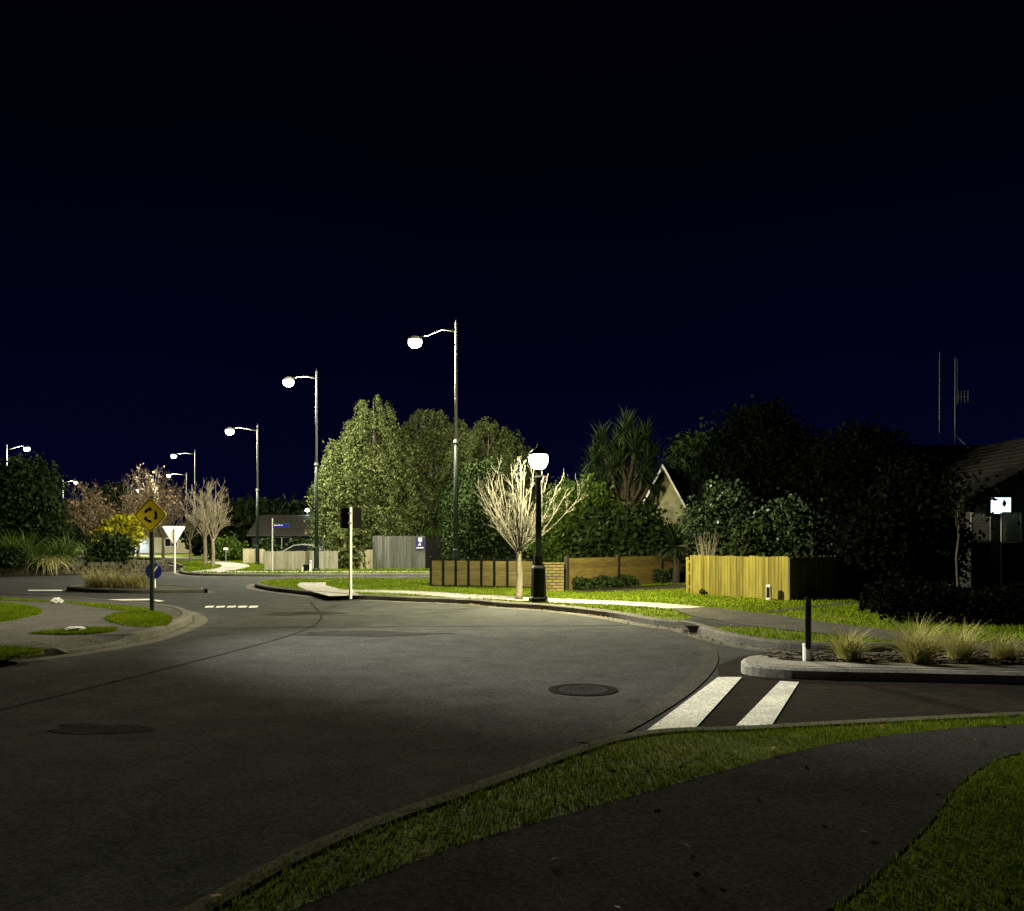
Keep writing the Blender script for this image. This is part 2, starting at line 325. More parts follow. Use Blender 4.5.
# block G: corner with the roundabout sign
eG = [(-10.5, -10), (-9.2, -2), (-7.6, 7), G(0, 662), G(52, 655.5), (-6.25, 11.95, .03), (-5.95, 13.0, .03), G(140, 641), (-5.95, 14.6), G(187, 624), G(190, 619.5), G(180, 613), G(155, 609), G(100, 604), G(50, 600), G(0, 597.5), (-24, 27.5), (-60, 35)]
polyG = block(eG, [(-60, -10)], M['pathl'], channel=.3)
def patch(pix, z=.128):
    P = [V(*p) for p in pix]; c = smooth_line(P+[P[0]], 4)[:-1]
    struct(MB().prism(c, H-.02, z).build('verge', M['soil'])); return c
gp = [patch([(0, 598.5), (45, 601), (62, 602.3), (30, 601.5), (0, 600)]), patch([(62, 602), (110, 605.2), (150, 610), (140, 611.5), (95, 606.8)]),
      patch([(104, 619), (122, 613.5), (150, 612.6), (168, 616), (172, 622), (160, 627), (135, 626.5), (112, 623)]),
      patch([(28, 634), (60, 630.8), (90, 629), (116, 629.2), (108, 632.5), (70, 635)]), patch([(-40, 604), (0, 603.5), (28, 606.5), (42, 613), (20, 619), (0, 622.5), (-40, 628)]),
      patch([(-30, 652), (0, 648), (25, 649), (44, 652), (28, 655), (0, 658.5), (-40, 666)])]
# block F: small splitter island with tan grass
eF = [(-9.3, 25.6), (-10.5, 25.35), (-12.6, 25.75), (-14.2, 27.2), (-13.4, 28.6), (-11.2, 27.8), (-9.6, 26.3), (-9.25, 25.75)]
polyF = block(eF, [], M['earth'], channel=.25)
# roundabout apron and central bed
RC = (-26.8, 44.6); RR = 8.0
ring = [(RC[0]+(RR+1.3)*math.cos(a), RC[1]+(RR+1.3)*math.sin(a)) for a in np.linspace(0, 2*math.pi, 65)[:-1]]
struct(MB().prism(ring, 0, .035).build('road_apron', M['thresh']))
bed = [(RC[0]+(RR-.1)*math.cos(a), RC[1]+(RR-.1)*math.sin(a)) for a in np.linspace(0, 2*math.pi, 65)[:-1]]
struct(MB().prism(bed, .02, .42).build('garden_bed', M['earth']))
w = MB(); na = 120
for i in range(na):
    for j in range(3):
        a = 2*math.pi*(i+.5*(j % 2)+random.uniform(-.15, .15))/na; w.box((RC[0]+(RR+random.uniform(-.03, .03))*math.cos(a), RC[1]+RR*math.sin(a), .035+.085+j*.165), (.3, RR*2*math.pi/na*random.uniform(.85, 1.05), random.uniform(.165, .185)), a+random.uniform(-.15, .15), taper=random.uniform(.8, .95))
tag(w.build('stone_wall', M['stone']), 'low rough stone wall ringing the planted roundabout island', 'wall')

# threshold paving and channel across the side street, paint
sheet('road_threshold', [(2.35, 9.6), (2.0, 8.4), (1.45, 7.2), (4.4, 7.5), (40, 6.8), (40, 10.5), (14, 8.9), (3.2, 10.2), (3.2, 11.2), (6, 11.8), (3.9, 12.3), (3.1, 11.6), (2.6, 10.8)], M['thresh'], .004)
chn = strip('kerb_channel', [G(590, 744), G(640, 718), G(684, 690), G(706, 668), G(710, 655), G(700, 641)], [.22]*6, M['pathl'], z=.008)
def bar(p, w, z=.012):   # four corner pixels
    sheet('road_marking', [G(*q) for q in p], M['paint'], z)
bar([(718, 678), (742, 678), (694, 731), (645, 733)], 0); bar([(780, 682), (799, 683), (772, 726), (736, 727)], 0)
for k in range(5):
    x = 206+k*11; bar([(x, 606.2), (x+8.5, 606), (x+7, 607.6), (x-1.5, 607.9)], 0, .006)
bar([(98, 599.6), (150, 599), (152, 600.3), (100, 601)], 0, .006); bar([(150, 599.0), (165, 601.2), (158, 601.8), (152, 600.3)], 0, .006)
bar([(28, 590), (72, 590), (72, 590.9), (28, 590.9)], 0, .006)
# access covers in the road
def blot(c, rx, ry, seed, m='tar', nm='road_patch'):
    random.seed(seed); ph = [random.uniform(0, 6.28) for _ in range(4)]
    sheet(nm, [(c[0]+rx*math.cos(a)*(1+.22*math.sin(3*a+ph[0])+.12*math.sin(7*a+ph[1])), c[1]+ry*math.sin(a)*(1+.25*math.sin(2*a+ph[2])+.12*math.sin(5*a+ph[3]))) for a in np.linspace(0, 6.283, 49)[:-1]], M[m], .002+.0004*seed)
blot(G(96, 729), .42, .22, 3); blot((-2.5, 14.5), 1.2, .35, 7); blot((-4.6, 18.5), .8, .5, 8)
strip('road_seam', [(-5.8, 4), (-4.4, 10), (-3.7, 16), (-5.2, 22)], .05, M['tar'], z=.006); strip('road_seam', [(-9, 15.2), (-3, 15.6), (2.2, 15.9)], .05, M['tar'], z=.0075)
for (px, py, rr, lb) in ((583, 690, .28, 'round iron access cover by the side street channel'),):
    c = G(px, py); t = thing('access_cover', lb, 'manhole cover', (c[0], c[1], 0), group='access covers in the road')
    MB()._lathe([(rr+.09, .001), (rr+.09, .008), (rr, .010), (rr, .001)], (0, 0, 0), 28).build('frame', M['iron'], t)
    mm = MB()._lathe([(rr-.012, .001), (rr-.012, .009)], (0, 0, 0), 28)
    for i in range(-5, 6):
        for j in range(-5, 6):
            if i*i+j*j < 24: mm.box((i*.045, j*.045, .009), (.03, .03, .003))
    mm.build('lid', M['tar'], t)

# ------------------------------------------------------------------ grass blades
def inpoly(P, poly):
    x, y = P[:, 0], P[:, 1]; r = np.zeros(len(P), bool); n = len(poly)
    for i in range(n):
        x1, y1 = poly[i]; x2, y2 = poly[(i+1) % n]
        c = ((y1 > y) != (y2 > y)); r ^= c & (x < (x2-x1)*(y-y1)/((y2-y1) or 1e-9)+x1)
    return r
def blades(base, h, w, lean=.5):
    n = len(base); a = rng.uniform(0, 6.283, n); hh = h*rng.uniform(.5, 1.25, n); l = hh*lean*rng.uniform(0, 1, n); b = a+rng.uniform(-2, 2, n)
    d = np.column_stack([np.cos(a), np.sin(a), np.zeros(n)])*(w*rng.uniform(.6, 1.2, n))[:, None]
    t = np.column_stack([np.cos(b)*l, np.sin(b)*l, hh])
    return np.stack([base-d, base+d, base+t], 1)
def grow(box, poly, excl, n, h, w, z=H, name='grass'):
    P = np.column_stack([rng.uniform(box[0], box[1], n), rng.uniform(box[2], box[3], n)])
    k = inpoly(P, poly)
    for e in excl: k &= ~inpoly(P, e)
    P = P[k]; clump = .7+.6*np.sin(P[:, 0]*2.1+np.sin(P[:, 1]*1.7)*2)*np.sin(P[:, 1]*2.6+1)
    P = P[rng.uniform(0, 1.1, len(P)) < clump+.35]
    o = MB().tris(blades(np.column_stack([P, np.full(len(P), z)]), h, w)).build(name, M['grass'], fixn=False); struct(o, 'stuff'); return o
grow((-3, 8, 2.4, 8), polyA, [pA], 170000, .035, .004, z=HA)
grow((-9, 12, 12, 33), polyC, pathsC+[bedC], 170000, .05, .011)
grow((-22, 8, 36.8, 66), polyD, pathsD, 60000, .09, .025)
for p in gp:
    b = np.array(p); grow((b[:, 0].min(), b[:, 0].max(), b[:, 1].min(), b[:, 1].max()), p, [], int(9000*max(.3, abs(area2(p))/2)), .045, .008, z=.128)

# fallen leaves along the gutter and on the verges
gl_ = np.array(offs(smooth_line([p[:2] for p in eC[3:17]], 8), .16)); gl2 = np.array(offs(smooth_line([p[:2] for p in eC[3:17]], 8), -.16)); 
k_ = rng.integers(0, len(gl_), 420); P1 = (gl_ if np.linalg.norm(gl_.mean(0)) < np.linalg.norm(gl2.mean(0)) else gl2)[k_]+rng.normal(size=(420, 2))*.10
P2 = np.column_stack([rng.uniform(-3, 7, 500), rng.uniform(13, 26, 500)]); P2 = P2[inpoly(P2, polyC)]
P3 = np.column_stack([rng.uniform(-2, 5, 90), rng.uniform(3.4, 7.6, 90)]); P3 = P3[inpoly(P3, polyA)]
def flat_leaves(P, z, nm):
    n = len(P); a = rng.uniform(0, 6.283, n); L_ = rng.uniform(.012, .035, n); d = np.column_stack([np.cos(a)*L_, np.sin(a)*L_, rng.uniform(-.01, .012, n)]); q = np.column_stack([-np.sin(a)*L_*.5, np.cos(a)*L_*.5, rng.uniform(-.008, .012, n)]); c_ = np.column_stack([P, np.full(n, z)])
    struct(MB().quads(np.stack([c_-d, c_+q, c_+d, c_-q], 1)).build(nm, M['litterleaf'], fixn=False), 'stuff')
flat_leaves(P1, .022, 'fallen_leaves'); flat_leaves(P2, .165, 'fallen_leaves'); flat_leaves(P3, HA+.03, 'fallen_leaves')
# ------------------------------------------------------------------ strap-leaved plants
def straps(mb, n, length, width, c=(0, 0, 0), up=(.35, 1.4), droop=1.0, seg=4, azi=None, base_r=.05):
    for i in range(n):
        a = random.uniform(0, 6.283) if azi is None else azi(); e = random.uniform(*up); L = length*random.uniform(.6, 1.1); w = width*random.uniform(.7, 1.2)
        p = Vector((c[0]+base_r*random.uniform(-1, 1), c[1]+base_r*random.uniform(-1, 1), c[2])); side = Vector((-math.sin(a), math.cos(a), 0)); P = []; Fs = []
        for s in range(seg+1):
            t = s/seg; ww = w*(1-t**2)*.5+.0006; P += [p-side*ww, p+side*ww]
            ee = e-droop*t*random.uniform(.8, 1.2); p = p+Vector((math.cos(a)*math.cos(ee), math.sin(a)*math.cos(ee), math.sin(ee)))*(L/seg)
            if s: Fs.append((2*s-2, 2*s-1, 2*s+1, 2*s))
        mb.add(P, Fs)
    return mb
for (x, y, hgt, n, lb) in ((4.1, 10.35, .55, 420, 'pale grass tussock standing alone beside the bollard in the mulch'), (4.82, 10.1, .68, 600, 'largest pale grass tussock in the mulched island'),
                        (5.45, 10.35, .58, 420, 'grass tussock leaning on the largest tussock in the mulched island'), (5.95, 10.3, .45, 300, 'small end tussock of the mulched island row')):
    o = straps(MB(), n, hgt, .008, up=(.75, 1.5), droop=1.1, base_r=.09).build('grass_tussock', M['drygrass'], fixn=False); o.location = (x, y, H)
    tag(o, lb, 'tussock', 'grass tussocks on the mulched island')
for i, (x, y, lb) in enumerate(((-13.1, 26.8, 'tan grass clump at the broad end of the splitter island'), (-12.4, 26.6, 'tan grass clump in the middle of the splitter island'), (-11.7, 26.5, 'tan grass clump next to the blue disc sign'))):
    o = straps(MB(), 330, .75, .014, up=(.8, 1.5), droop=1.0, base_r=.28).build('tan_grass_clump', M['tangrass'], fixn=False); o.location = (x, y, H)
    tag(o, lb, 'tussock', 'tan grass on the splitter island')

# ------------------------------------------------------------------ trees
def leafquads(C, size, elong=1.6, hang=0.0):
    n = len(C); d = rng.normal(size=(n, 3)); d[:, 2] -= hang; d /= np.linalg.norm(d, axis=1)[:, None]
    u = np.cross(d, rng.normal(size=(n, 3))); u /= np.linalg.norm(u, axis=1)[:, None]
    s = (size*rng.uniform(.6, 1.3, n))[:, None]; a = d*s*elong*.5; b = u*s*.5
    return np.stack([C-a, C-a*.1+b, C+a, C-a*.1-b], 1)
def limb(mb, p, q, r0, r1, n=6, wob=.06):
    p, q = Vector(p), Vector(q); L = (q-p).length; k = 4
    P = [p.lerp(q, i/k)+Vector((random.uniform(-1, 1), random.uniform(-1, 1), random.uniform(-.3, .3)))*L*wob*(0 < i < k) for i in range(k+1)]
    mb.tube(P, [r0+(r1-r0)*i/k for i in range(k+1)], n)
def crowntree(name, label, loc, lobes, leaf, lm, bm='bark', clumps=220, per=26, spread=.28, tr=.14, group=None, hang=0, elong=1.7, drape=0, cat='tree', fill=.35, wisp=0):
    """lobes: (x,y,z,rx,ry,rz) of foliage; clumps spread through them, thicker near the outside"""
    t = thing(name, label, cat, loc, group=group)
    tk = MB(); top = max(l[2]+l[5]*.5 for l in lobes); zs = sorted(l[2]-l[5]*.6 for l in lobes)[0]
    P = [(0, 0, -.03), (.03, .02, zs*.5+.1), (.05, -.03, (zs+top)/2), (0.02, .02, top)]
    tk.tube(P, [tr*1.25, tr, tr*.65, tr*.15], 9)
    vol = [l[3]*l[4]+l[3]*l[5] for l in lobes]; pr = np.array(vol)/sum(vol); C = []
    for k in rng.choice(len(lobes), clumps, p=pr):
        l = lobes[k]; d = rng.normal(size=3); d /= np.linalg.norm(d); r = (fill+(1-fill)*random.random()**.6)*(random.choice((1, 1, 1, 1.12, .9)) if random.random() > wisp else random.uniform(1.05, 1.32))
        c = np.array(l[:3])+d*np.array(l[3:6])*r; C.append(c)
    for c in C[:26]:
        z0 = max(zs*.6, min(c[2]-.4, top*.8)); limb(tk, (.03, 0, z0*.85), tuple(c), tr*.32, .012, 5)
    Q = []
    for c in C:
        n = max(4, int(per*random.uniform(.5, 1.4)))
        if drape:   # hanging spray
            L = drape*random.uniform(.5, 1.3); s = np.linspace(0, 1, n)[:, None]; o2 = np.array([c[0], c[1], 0]); o2 = o2/(np.linalg.norm(o2)+.01)
            Q.append(c+o2*s*L*.45+np.array([0, 0, -1])*(s**1.6)*L+rng.normal(size=(n, 3))*spread*(.35+.3*s))
        else: Q.append(c+rng.normal(size=(n, 3))*spread*np.array([1, 1, .75]))
    Q = np.concatenate(Q); Q = Q[Q[:, 2] > .05]
    tk.build('trunk', M[bm], t, smooth=True); MB().quads(leafquads(Q, leaf, elong, hang)).build('crown', M[lm], t, fixn=False)
    return t
def fan_tree(h, th, wid, r0, limbs, seed, twigs=6, thin=.004, lim=1):
    random.seed(seed); mb = MB(); tips = []; hh = h-th
    def bez(p, c, q, n=7): return [(1-t)**2*p+2*(1-t)*t*c+t*t*q for t in [i/(n-1) for i in range(n)]]
    def twig(p, d, L, r, lev):
        q = p+d*L+Vector((0, 0, L*.08)); c = p+d*L*.5+Vector((random.uniform(-1, 1), random.uniform(-1, 1), -.4))*L*.09; P = bez(p, c, q, 5)
        mb.tube(P, [r, r*.85, r*.7, r*.55, thin*.8], 5 if r > .008 else 4, cap=False); tips.append(q); tips.append(P[2])
        if lev:
            for k in range(random.randint(2, 4)):
                i = random.choice((1, 2, 2, 3)); ax = d.orthogonal().normalized(); ax.rotate(Matrix.Rotation(random.uniform(0, 6.28), 3, d))
                twig(P[i], (d+ax*random.uniform(.35, .7)+Vector((0, 0, .25))).normalized(), L*random.uniform(.4, .65), r*.55, lev-1)
    for i in range(limbs):
        az = 6.283*(i*.381+random.uniform(-.06, .06)); f = ((i+.5)/limbs)**.6; rad = wid*f*random.uniform(.85, 1.1)
        p = Vector((0, 0, th*random.uniform(.8, 1.0))); q = Vector((math.cos(az)*rad, math.sin(az)*rad, th+hh*(1-.50*f**2.2)*random.uniform(.9, 1.03)))
        c = Vector((math.cos(az)*rad*.62, math.sin(az)*rad*.62, th+hh*(.42-.20*f)*random.uniform(.7, 1.2))); P = bez(p, c, q, 9); r = r0*random.uniform(.2, .33)*lim
        mb.tube(P, [r*(1-.85*k/8)+thin*.5 for k in range(9)], 6, cap=False); tips.append(q)
        for k in range(twigs):
            j = random.randint(2, 8); d = (P[min(j+1, 8)]-P[j-1]).normalized(); ax = d.orthogonal().normalized(); ax.rotate(Matrix.Rotation(random.uniform(0, 6.28), 3, d))
            twig(P[j], (d+ax*random.uniform(.4, .8)).normalized(), hh*random.uniform(.16, .34)*(1.15-.07*j), r*(.62-.05*j)+thin*.6, 2 if j < 6 else 1)
    return mb, tips
def bare_tree(loc, label, h, th, wid, r, limbs, seed, bm='pale', group=None, leaves=0, ls=.12, lm='brown', thin=.004, twigs=6, tbm=None, lim=1):
    t = thing('bare_tree' if not leaves else 'autumn_tree', label, 'tree', (*loc, H), group=group)
    mb, tips = fan_tree(h, th, wid, r, limbs, seed, twigs, thin, lim)
    MB().tube([(0, 0, -.03), (0, 0, .1), (.015, .01, th*.5), (-.01, 0, th*.8), (0, 0, th)], [r*1.5, r*1.1, r, r*.92, r*.6], 10).build('trunk', M[tbm or bm], t, smooth=True)
    mb.build('branches', M[bm], t, smooth=True)
    if leaves:
        T = np.array([tuple(x) for x in tips]); Q = T[rng.integers(0, len(T), leaves)]+rng.normal(size=(leaves, 3))*.13
        MB().quads(leafquads(Q, ls, 1.3, .6)).build('crown', M[lm], t, fixn=False)
    return t
b0 = V(519, 599.5); bare_tree(b0, 'bare leafless pale street tree beside the black lantern post', 3.45, 1.25, 1.55, .08, 25, 11, bm='tbark', thin=.0032, twigs=6, tbm='pale', lim=.62)
GB = 'bare trees by the far street'
bare_tree((XA(205, 50), 50), 'bare street tree with pale trunk standing behind the give way sign', 4.9, 1.75, 1.45, .11, 15, 5, group=GB, thin=.010)
bare_tree((XA(213, 46), 46), 'thinner bare street tree in front at the far footpath bend', 4.6, 1.6, 1.1, .09, 12, 9, group=GB, thin=.010)
bare_tree((XA(190, 58), 58), 'small bare dark tree beside the far street bend', 3.6, 1.5, 1.0, .07, 10, 15, bm='bark', group=GB, thin=.011)
for (px, Y, h, sd, nl, lb) in ((138, 62, 6.0, 21, 900, 'tall brown-leaved autumn tree behind the yellow warning diamond'), (163, 66, 6.6, 22, 900, 'brown-leaved autumn tree behind the pale give way triangle'), (150, 78, 7.8, 25, 350, 'thin-leaved tall autumn tree rising behind the other two'), (88, 60, 5.3, 23, 1200, 'rusty brown autumn tree behind the roundabout flax')):
    bare_tree((XA(px, Y), Y), lb, h, 1.7, 2.1, .11, 18, sd, leaves=nl, ls=.15, group='autumn trees on the far verge', bm='pale', thin=.014)
random.seed(3)
# the three weeping trees behind the grey fence
def cone(h, z0, r, lob=5, jig=.25):
    L = []
    for i in range(lob):
        t = i/(lob-1); rr = r*(1-.78*t**1.3)*(.85 if i == 0 else 1); L.append((random.uniform(-jig, jig)*rr, random.uniform(-jig, jig)*rr, z0+(h-z0)*(.12+.78*t), rr, rr, (h-z0)*.2))
    return L
crowntree('birch_tree', 'tall weeping green birch with its peak highest of the three', (XA(373, 46), 46, H), [(.1, 0, 8.5, .75, .75, .9), (-.1, 0, 7.3, 1.3, 1.3, 1.1), (-.9, 0, 5.9, 1.5, 1.5, 1.2), (.9, .2, 5.7, 1.6, 1.5, 1.3), (-1.2, 0, 4.2, 1.6, 1.5, 1.3), (.9, 0, 3.8, 1.9, 1.6, 1.4), (-.9, 0, 2.6, 1.9, 1.6, 1.3), (1, 0, 2.2, 1.7, 1.5, 1.2)], .078, 'birch', 'pale', 900, 70, .21, .16, 'green birches behind the grey fence', hang=.8, drape=1.2, elong=2.2, wisp=.42, fill=.6)
crowntree('birch_tree', 'rounded green birch between the tallest birch and the lamp column', (XA(430, 49), 49, H), [(0, 0, 8.0, 1.3, 1.2, 1.0), (-1.1, 0, 6.9, 1.5, 1.3, 1.2), (1.2, 0, 7.0, 1.5, 1.3, 1.2), (0, 0, 5.3, 2.3, 1.6, 1.4), (-.9, 0, 3.8, 1.8, 1.5, 1.4), (1.1, 0, 3.9, 1.8, 1.5, 1.4), (0, 0, 2.4, 2.2, 1.5, 1.2)], .078, 'birch', 'pale', 820, 70, .21, .16, 'green birches behind the grey fence', hang=.8, drape=1.0, elong=2.2, wisp=.42, fill=.6)
crowntree('birch_tree', 'lower broad green birch on the lantern side of the lamp column', (XA(488, 47), 47, H), [(0, 0, 6.9, 1.4, 1.3, 1.1), (-1.0, 0, 6.2, 1.3, 1.3, 1.1), (1.2, 0, 5.9, 1.3, 1.2, 1.1), (0, 0, 5.0, 2.2, 1.6, 1.3), (.4, 0, 3.4, 2.2, 1.6, 1.4)], .078, 'birch', 'pale', 640, 66, .21, .15, 'green birches behind the grey fence', hang=.8, drape=.8, elong=2.2, wisp=.42, fill=.6)
crowntree('shrub', 'leafy green shrub overhanging the gap between the grey fences', (XA(350, 43.5), 43.2, H), [(0, 0, 1.3, 1.0, .7, 1.2), (-.6, 0, .9, .7, .6, .8)], .14, 'birch', 'bark', 150, 24, .22, .05, cat='shrub', drape=.4)
crowntree('evergreen_tree', 'dark dense evergreen directly behind the brown panel fence', (XA(487, 36), 36.0, H), [(0, 0, 3.4, 1.0, 1, 1.4), (-.3, 0, 2.0, 1.3, 1, 1.5), (.9, .3, 1.8, 1.0, 1, 1.3)], .09, 'dark', 'dkbark', 650, 40, .22, .12)
crowntree('evergreen_tree', 'slim dark evergreen behind the lamp column by the brown fence', (XA(462, 40), 40, H), [(0, 0, 2.8, .8, .8, 1.6), (.1, 0, 1.4, 1.0, .8, 1.3)], .09, 'dark', 'dkbark', 420, 40, .2, .1)
def fern(name, label, loc, n, L, w, m, trunk=0, cat='plant', up=(.3, 1.3), droop=1.1, group=None):
    t = thing(name, label, cat, (*loc, H), group=group)
    if trunk: MB().tube([(0, 0, -.03), (.04, .02, trunk*.5), (0, 0, trunk)], [.14, .11, .1], 8).build('trunk', M['dkbark'], t)
    straps(MB(), n, L, w, (0, 0, max(trunk-.03, 0)), up, droop, 5).build('crown', M[m], t, fixn=False); return t
fern('palm_shrub', 'bright green fan palm shrub rising above the grey fence', (XA(425, 45), 45.2), 60, 1.6, .14, 'frond', 1.2, 'shrub')
# lit hedge tree and dark trees behind the boarded fence
crowntree('laurel_tree', 'lit green laurel tree behind the boarded fence near the lantern', (XA(572, 30.5), 31.5, H), [(0, 0, 2.4, 1.0, .8, 1.2), (.7, 0, 2.7, .9, .8, .9), (-.5, .2, 1.6, .9, .7, 1.1)], .10, 'green', 'bark', 420, 30, .2, .1, group='trees behind the boarded fence')
def cordyline(label, loc, heads, group=None):
    t = thing('cabbage_tree', label, 'tree', (*loc, H), group=group); tk = MB(); cr = MB()
    tk.tube([(0, 0, -.03), (.05, 0, 1.2), (0, .03, 2.2)], [.2, .16, .14], 9)
    for (x, y, z) in heads:
        limb(tk, (0, 0, 2.0), (x, y, z), .1, .06); straps(cr, 90, 1.05, .075, (x, y, z), (-.7, 1.45), .55, 4)
    tk.build('trunk', M['bark'], t, smooth=True); cr.build('crown', M['spiky'], t, fixn=False); return t
cordyline('tall spiky-headed cabbage tree beside the pale gable', (XA(624, 33), 33), [(-.2, .2, 5.0), (.5, 0, 5.2), (-1.3, .1, 3.9), (1.0, 0, 3.7), (-.2, -.4, 4.4), (.8, -.3, 4.4), (0, 0, 3.2), (-.7, .3, 4.8), (0, 0, 5.7), (-.9, .2, 5.3), (.8, -.2, 5.4), (-1.2, -.1, 4.5), (.3, -.5, 4.9), (1.1, .2, 4.6), (-.5, -.5, 4.2), (-.9, -.3, 3.5), (.6, -.5, 3.9), (.2, .4, 5.9)])
fern('yucca', 'dark spiky yucca standing before the pale gable wall', (XA(677, 28.5), 28.7), 220, 1.15, .07, 'dark', 1.3, 'plant', (-.6, 1.45), .35)
fern('fern', 'drooping fern glinting over the boarded fence', (XA(632, 29.8), 30.2), 40, 1.0, .12, 'frond', 1.2, 'plant')
crowntree('shrub', 'dark broad shrub behind the middle of the boarded fence', (XA(612, 29.5), 30.6, H), [(0, 0, 1.6, 1.1, .7, 1.1), (.9, 0, 1.3, .9, .6, 1.0)], .13, 'dark', 'dkbark', 220, 22, .22, .06, cat='shrub')
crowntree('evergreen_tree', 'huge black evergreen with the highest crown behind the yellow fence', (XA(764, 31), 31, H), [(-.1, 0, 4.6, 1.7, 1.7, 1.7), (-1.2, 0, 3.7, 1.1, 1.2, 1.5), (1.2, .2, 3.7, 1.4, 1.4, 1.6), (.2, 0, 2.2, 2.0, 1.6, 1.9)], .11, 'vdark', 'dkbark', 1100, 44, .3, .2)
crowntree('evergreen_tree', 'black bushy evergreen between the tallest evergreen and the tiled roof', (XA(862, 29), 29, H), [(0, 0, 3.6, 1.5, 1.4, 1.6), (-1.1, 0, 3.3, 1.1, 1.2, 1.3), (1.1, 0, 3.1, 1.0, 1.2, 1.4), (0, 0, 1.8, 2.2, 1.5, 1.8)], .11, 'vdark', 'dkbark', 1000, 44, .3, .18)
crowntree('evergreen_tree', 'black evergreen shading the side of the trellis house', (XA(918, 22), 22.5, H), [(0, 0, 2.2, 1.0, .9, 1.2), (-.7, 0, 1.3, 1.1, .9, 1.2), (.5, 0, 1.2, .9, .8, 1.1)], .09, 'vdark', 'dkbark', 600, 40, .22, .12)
crowntree('evergreen_tree', 'dark loose evergreen just behind the pale gable house', (XA(705, 38), 39, H), [(0, 0, 4.6, 1.5, 1.4, 1.7), (0, 0, 2.8, 1.7, 1.4, 1.8)], .13, 'dark', 'dkbark', 600, 36, .3, .18)
crowntree('camellia', 'glossy-leaved camellia peeking over the yellow fence at its post end', (XA(715, 26), 26, H), [(0, 0, 1.9, .9, .7, 1.1), (.4, 0, 2.7, .6, .6, .6)], .085, 'gloss', 'dkbark', 230, 24, .2, .07, cat='shrub', elong=1.4)
crowntree('camellia', 'glossy dark camellia behind the sharp corner of the yellow fence', (XA(792, 24), 24.3, H), [(0, 0, 1.6, .9, .7, 1.1), (.6, 0, 1.1, .8, .6, .8)], .085, 'gloss', 'dkbark', 230, 24, .2, .07, cat='shrub', elong=1.4)
crowntree('shrub', 'rounded twiggy shrub behind the middle of the yellow fence', (XA(755, 23.6), 24.2, H), [(0, 0, 1.15, .75, .55, .8)], .09, 'dark', 'bark', 120, 18, .16, .05, cat='shrub')
b = MB()
for i in range(46):
    a = random.uniform(0, 6.28); limb(b, (0, 0, .1), (math.cos(a)*random.uniform(.1, .45), math.sin(a)*.3, random.uniform(1.1, 1.75)), .009, .003, 4, .05)
o = b.build('twiggy_shrub', M['pale']); o.location = (XA(711, 24), 24.4, H); tag(o, 'pale leafless twiggy shrub poking above the yellow fence', 'shrub')
# hedges
def hedge(name, label, a, b_, w, h, m, leaf=.07, n=2600, group=None):
    a, b_ = np.array(a), np.array(b_); t = rng.uniform(0, 1, n)[:, None]; d = (b_-a); L = np.linalg.norm(d); nn = np.array([-d[1], d[0]])/L
    s = rng.uniform(-1, 1, n)[:, None]; P = (b_-a)/2*0+(t-.5)*d+nn*s*w/2; z = h*np.sqrt(np.clip(1-np.abs(s)**3, 0, 1))*rng.uniform(.25, 1.06, n)[:, None]*(1+.12*np.sin(t*17))
    o = MB().quads(leafquads(np.hstack([P, z]), leaf, 1.5)).build(name, M[m], fixn=False); c = (a+b_)/2; o.location = (c[0], c[1], H); tag(o, label, 'hedge', group); return o
hedge('low_hedge', 'low clipped dark hedge beside the brick pier', (1.75, 25.1), (3.85, 27.6), .7, .33, 'dark', n=3400, group='low hedges under the boarded fence')
hedge('low_hedge', 'low dark hedge running behind the yellow fence end', (4.75, 28.7), (6.6, 30.6), .7, .42, 'dark', n=3000, group='low hedges under the boarded fence')
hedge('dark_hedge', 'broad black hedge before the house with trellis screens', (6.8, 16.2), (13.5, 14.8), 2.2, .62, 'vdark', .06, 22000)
hedge('weed_clump', 'tiny weed clump at the foot of the yellow fence', V(701, 595.2), V(703, 595.4), .2, .14, 'dark', .04, 120)
# slim staked tree by the house
t = thing('young_tree', 'slim young tree with pale crooked trunk before the trellis house', 'tree', (XA(958, 18.5), 18.5, H))
tk = MB().tube([(-.05, 0, -.03), (0, 0, .5), (-.03, 0, 1.1), (.03, 0, 1.6), (.0, 0, 2.1), (.15, 0, 2.5)], [.035, .032, .03, .026, .02, .008], 7)
for k in range(9): limb(tk, (0, 0, 1.6+.08*k), (random.uniform(-.6, .6), random.uniform(-.5, .5), 2.1+random.uniform(0, .6)), .012, .004, 4)
tk.build('trunk', M['tbark'], t); MB().quads(leafquads(np.column_stack([rng.normal(0, .4, 300), rng.normal(0, .35, 300), rng.normal(2.45, .3, 300)]), .09)).build('crown', M['vdark'], t, fixn=False)
